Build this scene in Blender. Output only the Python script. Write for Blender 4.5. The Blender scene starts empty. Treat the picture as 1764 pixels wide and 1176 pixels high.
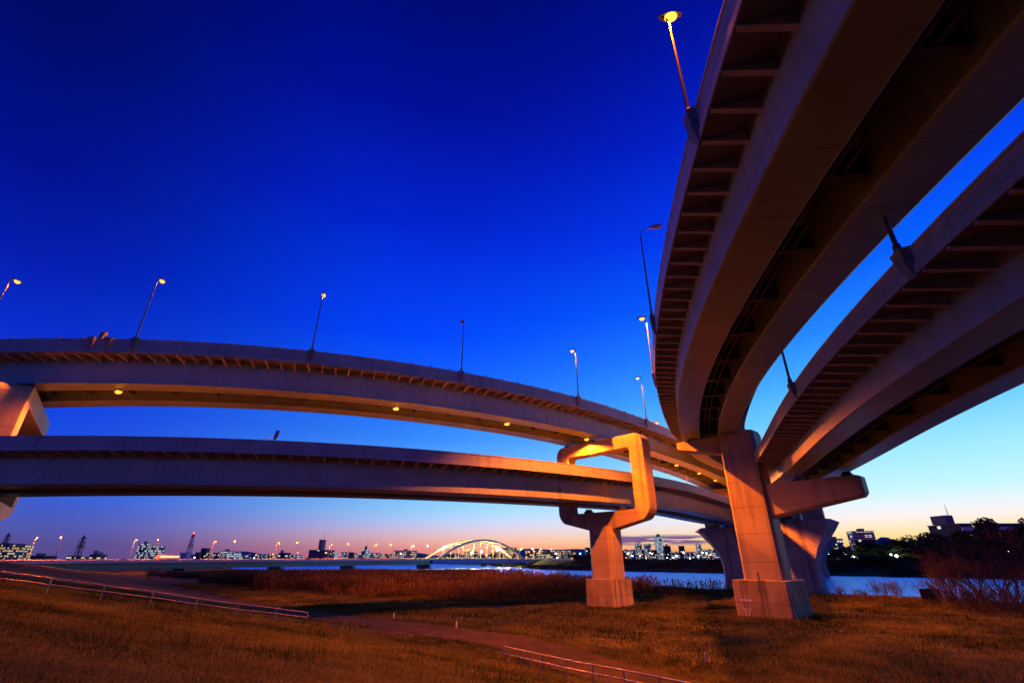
import bpy, math, random
import numpy as np
from mathutils import Vector, Matrix, noise as mnoise
R=math.radians
random.seed(7); rng=np.random.default_rng(7)
sc=bpy.context.scene
C=sc.collection

# ------------------------------------------------------------------ camera
F=808.5; EYE=5.5; PITCH=math.atan((963.0-588)/F)
CP,SP=math.cos(PITCH),math.sin(PITCH)
cd=bpy.data.cameras.new('camera'); cam=bpy.data.objects.new('camera',cd); C.objects.link(cam)
cd.sensor_width=36; cd.lens=F*36/1764; cd.clip_start=.1; cd.clip_end=20000
cam.location=(0,0,EYE); cam.rotation_euler=(math.pi/2+PITCH,0,0)
sc.camera=cam

# ------------------------------------------------------------------ sky (dusk: sun just under the horizon to the right)
def lin(c): return tuple(((v/255)/12.92 if v/255<=.04045 else ((v/255+.055)/1.055)**2.4) for v in c)
SUN_AZ=R(43)
w=bpy.data.worlds.new('World'); sc.world=w; w.use_nodes=True
nt=w.node_tree; N=nt.nodes; LK=nt.links; N.clear()
def nd(t,**k):
    n=N.new(t)
    for a,b in k.items(): setattr(n,a,b)
    return n
def mth(op,a,b=None,c=None):
    n=nd('ShaderNodeMath',operation=op)
    for i,v in enumerate((a,b,c)):
        if v is None: continue
        if isinstance(v,(int,float)): n.inputs[i].default_value=v
        else: LK.new(v,n.inputs[i])
    return n.outputs[0]
tc=nd('ShaderNodeTexCoord'); sx=nd('ShaderNodeSeparateXYZ'); LK.new(tc.outputs['Generated'],sx.inputs[0])
el=mth('ARCSINE',sx.outputs[2]); eln=mth('DIVIDE',el,math.pi/2)
az=mth('ARCTAN2',sx.outputs[0],sx.outputs[1])
daz=mth('ABSOLUTE',mth('SUBTRACT',az,SUN_AZ))
def ramp(stops,fac):
    r=nd('ShaderNodeValToRGB'); r.color_ramp.interpolation='EASE' if False else 'LINEAR'
    e=r.color_ramp.elements
    while len(e)<len(stops): e.new(.5)
    for q,(p,c) in zip(e,stops): q.position=p; q.color=(*lin(c),1)
    LK.new(fac,r.inputs[0]); return r.outputs[0]
D9=lambda d:d/90
sunw=ramp([(0,(255, 112, 46)),(D9(0.6),(255, 150, 70)),(D9(1.2),(255, 196, 108)),(D9(1.8),(251, 222, 148)),(D9(2.7),(253, 234, 198)),(D9(3.6),(254, 242, 240)),(D9(4.5),(235, 246, 253)),(D9(6),(198, 247, 255)),(D9(9),(164, 236, 255)),(D9(13),(112, 208, 255)),(D9(17),(68, 174, 255)),(D9(21.5),(34, 136, 255)),(D9(27.5),(2, 96, 255)),(D9(35),(0, 58, 240)),(D9(45),(0, 30, 198)),(D9(55),(0, 16, 152)),(D9(66),(0, 7, 105)),(1,(0, 4, 86))],eln)
anti=ramp([(0,(88, 74, 138)),(D9(1.2),(88, 78, 146)),(D9(2.8),(78, 90, 182)),(D9(4.9),(54, 94, 214)),(D9(8),(30, 82, 226)),(D9(12),(18, 66, 224)),(D9(18),(8, 44, 204)),(D9(24),(2, 28, 174)),(D9(31.6),(0, 15, 140)),(D9(43),(0, 8, 97)),(D9(60),(0, 4, 68)),(1,(0, 3, 60))],eln)
mid=ramp([(0,(246, 124, 116)),(D9(0.9),(249, 146, 136)),(D9(1.5),(250, 174, 156)),(D9(2.2),(246, 192, 192)),(D9(3),(224, 206, 230)),(D9(3.7),(196, 212, 252)),(D9(5),(156, 216, 255)),(D9(6.6),(128, 202, 255)),(D9(10.3),(84, 166, 255)),(D9(13),(54, 140, 255)),(D9(18),(18, 102, 255)),(D9(25),(0, 68, 254)),(D9(38),(0, 34, 206)),(D9(50),(0, 15, 152)),(D9(61),(0, 8, 112)),(1,(0, 3, 76))],eln)
def mix(f,a,b):
    m=nd('ShaderNodeMix',data_type='RGBA'); LK.new(f,m.inputs[0])
    for s,i in ((a,6),(b,7)):
        if isinstance(s,tuple): m.inputs[i].default_value=s
        else: LK.new(s,m.inputs[i])
    return m.outputs[2]
def mrange(v,a,b):
    n=nd('ShaderNodeMapRange',interpolation_type='SMOOTHSTEP'); LK.new(v,n.inputs[0])
    n.inputs[1].default_value=a; n.inputs[2].default_value=b; return n.outputs[0]
col=mix(mrange(daz,R(5),R(60)),sunw,mid)
col=mix(mrange(mth('SUBTRACT',daz,mth('MULTIPLY',mth('MAXIMUM',el,0.0),.45)),R(40),R(85)),col,anti)
# thin stratus streaks low over the skyline
mp=nd('ShaderNodeCombineXYZ'); LK.new(mth('MULTIPLY',az,9),mp.inputs[0]); LK.new(mth('MULTIPLY',el,150),mp.inputs[1])
nz=nd('ShaderNodeTexNoise'); nz.inputs['Scale'].default_value=1.3; nz.inputs['Detail'].default_value=4; LK.new(mp.outputs[0],nz.inputs['Vector'])
band=mth('MULTIPLY',mrange(el,R(1.2),R(1.7)),mth('SUBTRACT',1.0,mrange(el,R(2.1),R(2.6))))
azb=mth('SUBTRACT',1.0,mrange(mth('ABSOLUTE',mth('SUBTRACT',az,R(15.5))),R(4),R(8)))
cf=mth('MULTIPLY',mth('MULTIPLY',band,azb),mrange(nz.outputs['Fac'],.38,.52))
col=mix(cf,col,(*lin((118,84,142)),1))
bg=nd('ShaderNodeBackground'); LK.new(col,bg.inputs[0]); bg.inputs[1].default_value=1.0
sky=nd('ShaderNodeTexSky',sky_type='NISHITA'); sky.sun_disc=False; sky.sun_elevation=R(-4); sky.sun_rotation=SUN_AZ
bg2=nd('ShaderNodeBackground'); LK.new(sky.outputs[0],bg2.inputs[0]); bg2.inputs[1].default_value=.05
ad=nd('ShaderNodeAddShader'); LK.new(bg.outputs[0],ad.inputs[0]); LK.new(bg2.outputs[0],ad.inputs[1])
out=nd('ShaderNodeOutputWorld'); LK.new(ad.outputs[0],out.inputs[0])
vs=sc.view_settings; vs.view_transform='Standard'; vs.look='None'; vs.gamma=1; vs.exposure=0
sc.cycles.use_denoising=True; sc.cycles.max_bounces=6; sc.cycles.diffuse_bounces=3; sc.cycles.sample_clamp_indirect=3
try: sc.cycles.denoiser='OPENIMAGEDENOISE'
except Exception: pass
SODIUM=(1.0,.155,.002); WHITE=(.75,1.0,.85)
P_DECK=26000; P_JUNC=150000; P_NEAR=20000; P_UNDER=26000; P_FAR=26000

# ------------------------------------------------------------------ helpers
def at(px,py,z):
    u=(px-882)/F; v=(588-py)/F; t=(z-EYE)/(SP+v*CP); return (u*t,(CP-v*SP)*t)
def xat(px,d,z=EYE): return (px-882)/F*(d*CP+(z-EYE)*SP)
def zat(py,d):
    v=(588-py)/F; return EYE+d*(SP+v*CP)/(CP-v*SP)
class MB:
    def __init__(s): s.v=[]; s.f=[]; s.uv=[]
    def add(s,vs,fs,uvs=None):
        o=len(s.v); s.v+= [tuple(v) for v in vs]; s.f+=[tuple(i+o for i in f) for f in fs]
        s.uv+= uvs if uvs else [None]*len(fs); return s
    def box(s,c,size,axes=None):
        c=Vector(c); hx,hy,hz=[a/2 for a in size]
        ax=axes or (Vector((1,0,0)),Vector((0,1,0)),Vector((0,0,1)))
        P=[c+ax[0]*(hx*a)+ax[1]*(hy*b)+ax[2]*(hz*d) for d in (-1,1) for b in (-1,1) for a in (-1,1)]
        return s.add(P,[(0,2,3,1),(4,5,7,6),(0,1,5,4),(2,6,7,3),(0,4,6,2),(1,3,7,5)])
    def prism(s,poly,a,b):
        """poly: list of 3-D points (a planar ring); extruded by vector from a to b"""
        n=len(poly); A=[Vector(p)+Vector(a) for p in poly]; B=[Vector(p)+Vector(b) for p in poly]
        return s.add(A+B,[tuple(range(n))[::-1],tuple(range(n,2*n))]+[(i,(i+1)%n,n+(i+1)%n,n+i) for i in range(n)])
    def loft(s,rings,caps=True):
        n=len(rings[0]); V=[p for r in rings for p in r]; fs=[]
        for k in range(len(rings)-1):
            for i in range(n): fs.append((k*n+i,k*n+(i+1)%n,(k+1)*n+(i+1)%n,(k+1)*n+i))
        if caps: fs+=[tuple(range(n))[::-1],tuple(range((len(rings)-1)*n,len(rings)*n))]
        return s.add(V,fs)
    def tube(s,pts,r,n=6):
        pts=[Vector(p) for p in pts]; rs=r if isinstance(r,(list,tuple)) else [r]*len(pts)
        rings=[]
        for i,p in enumerate(pts):
            t=(pts[min(i+1,len(pts)-1)]-pts[max(i-1,0)]).normalized()
            a=t.orthogonal().normalized() if abs(t.z)>.95 else t.cross(Vector((0,0,1))).normalized()
            b=t.cross(a)
            rings.append([p+(a*math.cos(2*math.pi*k/n)+b*math.sin(2*math.pi*k/n))*rs[i] for k in range(n)])
        return s.loft(rings)
    def ball(s,c,r,n=10,m=6):
        c=Vector(c); r=Vector(r); rings=[]
        for j in range(m+1):
            th=-math.pi/2+math.pi*(j+.02)/(m+.04)
            rings.append([c+Vector((r.x*math.cos(th)*math.cos(2*math.pi*k/n),r.y*math.cos(th)*math.sin(2*math.pi*k/n),r.z*math.sin(th))) for k in range(n)])
        return s.loft(rings)
    def build(s,name,mat,parent=None,world=True,smooth=False,bevel=0):
        me=bpy.data.meshes.new(name); off=Vector((0,0,0))
        if parent and world:
            p=parent
            while p: off+=p.location; p=p.parent
        me.from_pydata([tuple(Vector(v)-off) for v in s.v],[],s.f)
        if any(u for u in s.uv):
            l=me.uv_layers.new(name='UVMap'); k=0
            for f,u in zip(s.f,s.uv):
                for i in range(len(f)):
                    if u: l.data[k].uv=u[i]
                    k+=1
        me.materials.append(mat)
        if smooth:
            me.polygons.foreach_set('use_smooth',[True]*len(me.polygons)); me.set_sharp_from_angle(angle=R(35))
        o=bpy.data.objects.new(name,me); C.objects.link(o)
        if parent: o.parent=parent
        if bevel:
            b=o.modifiers.new('bevel','BEVEL'); b.width=bevel; b.segments=2; b.limit_method='ANGLE'; b.angle_limit=R(40)
        return o
def tag(o,label=None,cat=None,group=None,kind=None):
    if label: o['label']=label
    if cat: o['category']=cat
    if group: o['group']=group
    if kind: o['kind']=kind
    return o
def thing(name,label,cat,loc=(0,0,0),rz=0,group=None):
    o=bpy.data.objects.new(name,None); C.objects.link(o); o.location=loc; o.rotation_euler=(0,0,rz); o.empty_display_size=.3
    return tag(o,label,cat,group)
def dup(o,parent=None):
    c=o.copy(); C.objects.link(c)
    if parent: c.parent=parent
    for ch in list(o.children): dup(ch,c)
    return c
def fast_mesh(name,V,tris,mat,kind=None,nper=3,att=None):
    me=bpy.data.meshes.new(name); V=np.asarray(V,np.float32); T=np.asarray(tris,np.int32)
    me.vertices.add(len(V)); me.vertices.foreach_set('co',V.ravel())
    me.loops.add(T.size); me.loops.foreach_set('vertex_index',T.ravel())
    me.polygons.add(len(T)); me.polygons.foreach_set('loop_start',np.arange(0,T.size,nper,dtype=np.int32))
    me.update(calc_edges=True); me.validate()
    if att is not None:
        a=me.attributes.new('rnd','FLOAT','POINT'); a.data.foreach_set('value',np.asarray(att,np.float32))
    me.materials.append(mat); o=bpy.data.objects.new(name,me); C.objects.link(o)
    if kind: o['kind']=kind
    return o

# ------------------------------------------------------------------ materials
def newmat(name):
    m=bpy.data.materials.new(name); m.use_nodes=True; t=m.node_tree; return m,t,t.nodes['Principled BSDF']
def noisemat(name,c1,c2,scale=1.0,rough=.7,detail=6,bump=0,coord='Object',stretch=(1,1,1),metal=0,lo=.35,hi=.65,streak=None,seam=None,spec=.5,lift=None):
    m,t,b=newmat(name); n=t.nodes; l=t.links
    tc=n.new('ShaderNodeTexCoord'); mp=n.new('ShaderNodeMapping'); mp.inputs['Scale'].default_value=stretch
    l.new(tc.outputs[coord],mp.inputs[0])
    nz=n.new('ShaderNodeTexNoise'); nz.inputs['Scale'].default_value=scale; nz.inputs['Detail'].default_value=detail; l.new(mp.outputs[0],nz.inputs['Vector'])
    r=n.new('ShaderNodeValToRGB'); r.color_ramp.elements[0].position=lo; r.color_ramp.elements[1].position=hi
    r.color_ramp.elements[0].color=(*c1,1); r.color_ramp.elements[1].color=(*c2,1); l.new(nz.outputs['Fac'],r.inputs[0])
    colr=r.outputs[0]
    def dark(col,fac,amt):
        x=n.new('ShaderNodeMix'); x.data_type='RGBA'; x.blend_type='MULTIPLY'
        l.new(fac,x.inputs[0]); l.new(col,x.inputs[6]); x.inputs[7].default_value=(amt,amt*.97,amt*.93,1); return x.outputs[2]
    if streak:      # rain streaks: noise stretched along z
        m2=n.new('ShaderNodeMapping'); m2.inputs['Scale'].default_value=(streak[0],streak[0],streak[1]); l.new(tc.outputs['Object'],m2.inputs[0])
        z2=n.new('ShaderNodeTexNoise'); z2.inputs['Scale'].default_value=1; z2.inputs['Detail'].default_value=5; l.new(m2.outputs[0],z2.inputs['Vector'])
        k=n.new('ShaderNodeMapRange'); k.inputs[1].default_value=.5; k.inputs[2].default_value=.72; l.new(z2.outputs['Fac'],k.inputs[0])
        colr=dark(colr,k.outputs[0],streak[2])
    if lift:        # formwork lifts: fine horizontal joints every lift[0] metres
        sz=n.new('ShaderNodeSeparateXYZ'); l.new(tc.outputs['Object'],sz.inputs[0])
        az_=n.new('ShaderNodeMath'); az_.operation='ADD'; az_.inputs[1].default_value=lift[1]; l.new(sz.outputs[2],az_.inputs[0])
        pp=n.new('ShaderNodeMath'); pp.operation='PINGPONG'; pp.inputs[1].default_value=lift[0]/2; l.new(az_.outputs[0],pp.inputs[0])
        kk=n.new('ShaderNodeMapRange'); kk.inputs[1].default_value=.015; kk.inputs[2].default_value=.06; kk.inputs[3].default_value=1; kk.inputs[4].default_value=0; l.new(pp.outputs[0],kk.inputs[0])
        colr=dark(colr,kk.outputs[0],.58)
    if seam:        # plate joints across the girder every seam[0] metres, with the stains below them
        su=n.new('ShaderNodeSeparateXYZ'); l.new(tc.outputs['UV'],su.inputs[0])
        a=n.new('ShaderNodeMath'); a.operation='PINGPONG'; a.inputs[1].default_value=seam[0]/2; l.new(su.outputs[0],a.inputs[0])
        k=n.new('ShaderNodeMapRange'); k.inputs[1].default_value=.0; k.inputs[2].default_value=seam[1]; k.inputs[3].default_value=1; k.inputs[4].default_value=0; l.new(a.outputs[0],k.inputs[0])
        colr=dark(colr,k.outputs[0],.45)
        mv=n.new('ShaderNodeMapping'); mv.inputs['Scale'].default_value=(1.6,.22,1); l.new(tc.outputs['UV'],mv.inputs[0])
        z3=n.new('ShaderNodeTexNoise'); z3.inputs['Scale'].default_value=1; z3.inputs['Detail'].default_value=5; l.new(mv.outputs[0],z3.inputs['Vector'])
        k3=n.new('ShaderNodeMapRange'); k3.inputs[1].default_value=.5; k3.inputs[2].default_value=.75; l.new(z3.outputs['Fac'],k3.inputs[0])
        colr=dark(colr,k3.outputs[0],.72)
    l.new(colr,b.inputs['Base Color']); b.inputs['Roughness'].default_value=rough; b.inputs['Metallic'].default_value=metal
    b.inputs['Specular IOR Level'].default_value=spec
    if bump:
        bp=n.new('ShaderNodeBump'); bp.inputs['Strength'].default_value=bump; bp.inputs['Distance'].default_value=.05
        z4=n.new('ShaderNodeTexNoise'); z4.inputs['Scale'].default_value=scale*7; z4.inputs['Detail'].default_value=5; l.new(tc.outputs[coord],z4.inputs['Vector'])
        l.new(z4.outputs['Fac'],bp.inputs['Height']); l.new(bp.outputs[0],b.inputs['Normal'])
    return m
def emat(name,c,s):
    m,t,b=newmat(name); b.inputs['Base Color'].default_value=(.1,.1,.1,1)
    b.inputs['Emission Color'].default_value=(*c,1); b.inputs['Emission Strength'].default_value=s; return m
M=dict(
 girder=noisemat('girder_paint',(.26,.34,.235),(.33,.42,.30),.35,.38,seam=(9.0,.035)),
 slab=noisemat('deck_concrete',(.13,.125,.12),(.20,.19,.18),.5,.8,bump=.1),
 parapet=noisemat('parapet_paint',(.30,.35,.27),(.38,.43,.34),.4,.55,seam=(6.0,.025)),
 bracket=noisemat('bracket_paint',(.40,.38,.36),(.48,.46,.43),1.2,.5),
 gap=noisemat('bracing_steel',(.05,.047,.043),(.09,.085,.08),1,.6),
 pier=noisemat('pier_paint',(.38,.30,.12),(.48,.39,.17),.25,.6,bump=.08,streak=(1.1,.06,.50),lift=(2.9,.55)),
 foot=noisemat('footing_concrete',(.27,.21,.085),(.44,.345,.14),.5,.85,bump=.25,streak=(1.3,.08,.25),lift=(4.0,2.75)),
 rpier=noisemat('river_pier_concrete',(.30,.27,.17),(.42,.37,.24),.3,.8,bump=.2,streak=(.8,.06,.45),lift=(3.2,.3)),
 pole=noisemat('galvanised_steel',(.14,.13,.13),(.2,.19,.19),2,.45,metal=.5),
 head=noisemat('lamp_housing',(.20,.20,.20),(.26,.26,.26),3,.5),
 rail=noisemat('rail_steel',(.22,.21,.21),(.34,.33,.32),4,.4,metal=.6),
 asphalt=noisemat('asphalt',(.036,.026,.011),(.062,.044,.019),.8,.95,bump=.3,spec=.06),
 sod=emat('sodium_lens',(1,.38,.045),2.6), sodw=emat('pale_sodium_lens',(1,.50,.20),3), wht=emat('white_lamp_lens',(.82,1,.95),8),
 under=emat('under_deck_lens',(1,.36,.04),2.8), dead=noisemat('unlit_lens',(.3,.3,.3),(.4,.4,.4),2,.2),
 white=noisemat('white_paint',(.7,.68,.66),(.8,.78,.76),3,.5),
 dark=noisemat('dark_steel',(.05,.05,.055),(.09,.09,.095),2,.6),
)
# ------------------------------------------------------------------ terrain
def sstep(a,b,x):
    t=np.clip((x-a)/(b-a),0,1); return t*t*(3-2*t)
def vnoise(x,y,s,seed=0):
    x=np.asarray(x,float)*s+seed*17.3; y=np.asarray(y,float)*s-seed*9.1
    return (np.sin(x*1.7+1.3*np.sin(y*1.1))*np.cos(y*1.9-1.1*np.sin(x*.9))+.5*np.sin(x*3.7+y*2.3)*np.cos(y*4.1-x*1.3))/1.5
def ground(x,y):
    x=np.asarray(x,float); y=np.asarray(y,float)
    t=.75*x+.66*y; s=-.66*x+.75*y
    pl=3.9-.1255*x-.1169*y
    pl=np.where(pl>5,5-.0*pl,pl)+.05*vnoise(x,y,.35,1)*(pl<4.9)
    fl=.10*vnoise(x,y,.12,2)+.04*vnoise(x,y,.6,3)+.15*sstep(60,92,t)
    rec=.62*np.clip(s-262,0,300)
    k=.35; h=np.clip(.5+.5*(pl-fl)/k,0,1); z=fl*(1-h)+pl*h+k*h*(1-h)*.5
    sh=100+1.6*np.sin(s*.11)+.8*np.sin(s*.31+1)
    z=z-2.2*sstep(sh-6,sh+2,t)-1.6*sstep(sh+2,sh+20,t)
    z=z+3.9*sstep(254,266,t-rec)+4.6*sstep(284,306,t-rec)
    return z
gx=np.concatenate([-np.geomspace(2600,72,45),np.linspace(-70,100,215),np.geomspace(103,2600,45)])
gy=np.concatenate([-np.geomspace(300,12,12),np.linspace(-10,135,185),np.geomspace(137,3200,75)])
X,Y=np.meshgrid(gx,gy); Z=ground(X,Y)
nx,ny=len(gx),len(gy)
idx=np.arange(nx*ny).reshape(ny,nx)
quads=np.stack([idx[:-1,:-1],idx[:-1,1:],idx[1:,1:],idx[1:,:-1]],-1).reshape(-1,4)
def ground_mat():
    m,t,b=newmat('dry_grass_ground'); n=t.nodes; l=t.links
    tc=n.new('ShaderNodeTexCoord')
    def no(s,d=6,v=None):
        z=n.new('ShaderNodeTexNoise'); z.inputs['Scale'].default_value=s; z.inputs['Detail'].default_value=d
        z.inputs['Roughness'].default_value=.65; l.new(v or tc.outputs['Object'],z.inputs['Vector']); return z.outputs['Fac']
    r=n.new('ShaderNodeValToRGB'); e=r.color_ramp.elements; e[0].position=.3; e[1].position=.72
    e[0].color=(.016,.022,.005,1); e[1].color=(.17,.15,.03,1); q=e.new(.5); q.color=(.07,.072,.017,1)
    l.new(no(.22),r.inputs[0])
    r2=n.new('ShaderNodeValToRGB'); e=r2.color_ramp.elements; e[0].position=.35; e[1].position=.68; e[0].color=(.35,.33,.3,1); e[1].color=(1.25,1.2,1.15,1)
    l.new(no(6.5,8),r2.inputs[0])
    x=n.new('ShaderNodeMix'); x.data_type='RGBA'; x.blend_type='MULTIPLY'; x.inputs[0].default_value=.85
    l.new(r.outputs[0],x.inputs[6]); l.new(r2.outputs[0],x.inputs[7]); l.new(x.outputs[2],b.inputs['Base Color'])
    b.inputs['Roughness'].default_value=.95; b.inputs['Specular IOR Level'].default_value=.1
    bp=n.new('ShaderNodeBump'); bp.inputs['Strength'].default_value=.9; bp.inputs['Distance'].default_value=.12; l.new(no(4,8),bp.inputs['Height']); l.new(bp.outputs[0],b.inputs['Normal'])
    return m
M['ground']=ground_mat()
go=fast_mesh('ground',np.stack([X,Y,Z],-1).reshape(-1,3),quads,M['ground'],'structure',4)
go.data.polygons.foreach_set('use_smooth',[True]*len(go.data.polygons))
def gz(x,y): return float(ground(x,y))
# river
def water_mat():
    m,t,b=newmat('sky_tinted_water'); n=t.nodes; l=t.links
    b.inputs['Base Color'].default_value=(.16,.50,1,1); b.inputs['Metallic'].default_value=.85; b.inputs['Roughness'].default_value=.34  # blue of the reflected sky put into a metallic base colour
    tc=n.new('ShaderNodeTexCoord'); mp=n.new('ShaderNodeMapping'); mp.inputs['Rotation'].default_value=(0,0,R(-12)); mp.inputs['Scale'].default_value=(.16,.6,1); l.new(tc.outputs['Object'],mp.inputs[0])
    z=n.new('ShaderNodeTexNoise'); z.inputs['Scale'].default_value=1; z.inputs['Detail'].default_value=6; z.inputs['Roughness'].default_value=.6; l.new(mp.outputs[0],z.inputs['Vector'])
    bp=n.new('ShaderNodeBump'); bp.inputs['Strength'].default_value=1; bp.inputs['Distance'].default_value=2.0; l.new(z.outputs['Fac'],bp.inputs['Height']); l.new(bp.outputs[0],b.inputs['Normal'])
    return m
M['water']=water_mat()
wv=[];wf=[]
for s in (-700,-200,0,60,130,250,600,2500):
    for t_ in (93,160,262,470):
        # back from (t,s): solve .75x+.66y=t, -.66x+.75y=s
        dd=.75*.75+.66*.66; wv.append(((.75*t_-.66*s)/dd,(.66*t_+.75*s)/dd,-1.15))
for i in range(7):
    for j in range(3): a=i*4+j; wf.append((a,a+1,a+5,a+4))
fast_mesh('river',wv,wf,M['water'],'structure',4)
# paths
def ribbon(name,pts,width,mat,dz=.035,label=None):
    P=catmull([(x,y,0) for x,y in pts],step=.8)
    V=[];Fq=[]; nc=9
    for i,p in enumerate(P):
        tg=(P[min(i+1,len(P)-1)]-P[max(i-1,0)]); tg=tg/np.linalg.norm(tg); nn=np.array([tg[1],-tg[0]])
        for k in range(nc):
            o=(k/(nc-1)-.5)*(width+.12*math.sin(i*.37+k*.01)+.1*math.sin(i*1.3)); q=p[:2]+nn*o
            V.append((q[0],q[1],gz(*q)+dz))
    for i in range(len(P)-1):
        for k in range(nc-1): a=i*nc+k; Fq.append((a,a+1,a+nc+1,a+nc))
    return fast_mesh(name,V,Fq,mat,'structure',4)
def catmull(K,step=1.0):
    K=np.asarray(K,float); m=len(K); E=np.vstack([2*K[0]-K[1],K,2*K[-1]-K[-2]])
    t=np.linspace(0,m-1-1e-9,6000); i=t.astype(int); f=(t-i)[:,None]
    p0,p1,p2,p3=E[i],E[i+1],E[i+2],E[i+3]
    S=.5*((2*p1)+(-p0+p2)*f+(2*p0-5*p1+4*p2-p3)*f**2+(-p0+3*p1-3*p2+p3)*f**3)
    d=np.concatenate([[0],np.cumsum(np.linalg.norm(np.diff(S[:,:2],axis=0),axis=1))])
    n=max(2,int(d[-1]/step)+1); q=np.linspace(0,d[-1],n)
    return np.stack([np.interp(q,d,S[:,k]) for k in range(K.shape[1])],-1)
PATH=[(60,-30),(36,-3),(17,14.5),(7.3,26.5),(1,38.2),(-7,47),(-20,57),(-45,80),(-90,128),(-160,204)]
ribbon('path',PATH,4.6,M['asphalt'])
ribbon('ramp_road',[(-8.5,45.5),(-14,45.2),(-21,45.6),(-34,55),(-55,75),(-90,108),(-140,155),(-190,205)],3.4,M['asphalt'],.05)

# ------------------------------------------------------------------ viaducts
def zlin(K,z,ext0,ext1,sc_,after):
    m=len(K); out=[]
    for k,(x,y) in enumerate(K):
        s=k/(m-1); zz=z[0]+(z[1]-z[0])*s+z[2]*4*s*(1-s)
        out.append((x*sc_,y*sc_,EYE+(zz-EYE)*sc_))
    z0=out[0][2]; z1=out[-1][2]
    return [(x,y,z0) for x,y in ext0]+out+[(x,y,(z1*(1-min(1,(i+1)/2))+zt*min(1,(i+1)/2))) for i,(x,y,zt) in enumerate(after)]
DECKS={}
DECKS['R1']=dict(side=1,K=zlin([[7.34,3.68],[8.11,8.58],[8.8,13.25],[9.83,19.55],[13.04,34.38],[17.41,47.75],[22.92,61.64],[29.78,76.42]],(16.71,19.85,-.49),[(11,-42),(7.9,-10)],None,1.08,[(45.4,98.6,21.6),(57.6,115.9,21.9),(75.4,144.9,22),(107.4,198.7,22),(165,297,22)]),cs=(1.92,2.15,1.64,.08,2.33,1.31),scale=1.08)
DECKS['R2']=dict(side=1,K=zlin([[16.18,6.87],[17.9,15.12],[19.3,21.2],[21.2,28.2],[25.92,41.91],[31.08,54.14],[35.22,68.4]],(13.55,14.36,-.15),[(17.5,-44),(15.3,-12)],None,1.0,[(46,92,14.2),(59,115,14.2),(77,145,14.2),(109,199,14.2),(167,297,14.2)]),cs=(1.75,2.97,2.33,.19,1.8,1.01),scale=1.0)
DECKS['L1']=dict(side=-1,K=zlin([[-62.05,46.64],[-49.89,45.18],[-30.36,47.23],[-16.7,51.05],[-3.45,57.96],[11.17,67.47],[22.45,79.16],[31.44,88.3]],(21.61,22.0,.34),[(-135,70),(-92,51.5)],None,1.0,[(42.3,101.4,22),(54,118.4,22),(72,147.3,22),(104,201,22),(161.5,299.5,22)]),cs=(2.14,3.65,1.86,.3,2.8,1.44),scale=1.0)
DECKS['L2']=dict(side=-1,K=zlin([[-62.1,43.6],[-48.08,40.9],[-32.62,41.25],[-20.55,43.32],[-6.93,49.03],[8.56,58.86],[19.63,69.36],[28.08,79.51]],(11.11,12.6,-.40),[(-135,66),(-92,51.5)],None,1.065,[(48.1,109.3,12.95),(56,119.5,13.1),(73.8,149.2,13.1),(105.8,203,13.1),(163,301,13.1)]),cs=(2.26,3.1,1.69,.3,2.58,1.17),scale=1.065)
LBL={'R1':('steel ramp viaduct passing high overhead, upper of the two right decks','overhead right'),
     'R2':('lower right ramp viaduct carried on the long arm of the tall column','lower right'),
     'L1':('upper left curved viaduct with small orange lamps under its girders','upper left'),
     'L2':('lower left curved viaduct running inside the portal frames','lower left')}
def ease2(P):
    E=ease(P); return E+E-ease(E)      # smoothed twice without drifting inwards on the curve
class Deck: pass
def ease(P,w=7,times=3):
    """smooth the alignment as a road is: no kinks in plan or profile"""
    for _ in range(times):
        Q=np.vstack([2*P[0]-P[w:0:-1],P,2*P[-1]-P[-2:-w-2:-1]]); P=np.stack([np.convolve(Q[:,k],np.ones(2*w+1)/(2*w+1),'valid') for k in range(3)],-1)
    return P
def frames(P):
    T=np.gradient(P,axis=0)[:,:2]; T/=np.linalg.norm(T,axis=1,keepdims=True); return T
def sweep(P,Nn,sec,u0=0):
    """closed section [(offset,height)] swept along P; UV = (metres along, metres round)"""
    mb=MB(); n=len(sec); m=len(P)
    per=[0]
    for i in range(n): a,b=sec[i],sec[(i+1)%n]; per.append(per[-1]+math.hypot(a[0]-b[0],a[1]-b[1]))
    s=np.concatenate([[0],np.cumsum(np.linalg.norm(np.diff(P,axis=0),axis=1))])+u0
    V=[(P[i,0]+Nn[i,0]*o,P[i,1]+Nn[i,1]*o,P[i,2]+h) for i in range(m) for o,h in sec]
    fs=[];uv=[]
    for i in range(m-1):
        for k in range(n):
            fs.append((i*n+k,i*n+(k+1)%n,(i+1)*n+(k+1)%n,(i+1)*n+k))
            uv.append([(s[i],per[k]),(s[i],per[k+1]),(s[i+1],per[k+1]),(s[i+1],per[k])])
    fs+=[tuple(range(n))[::-1],tuple(range((m-1)*n,m*n))]; uv+=[None,None]
    return mb.add(V,fs,uv)
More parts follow.
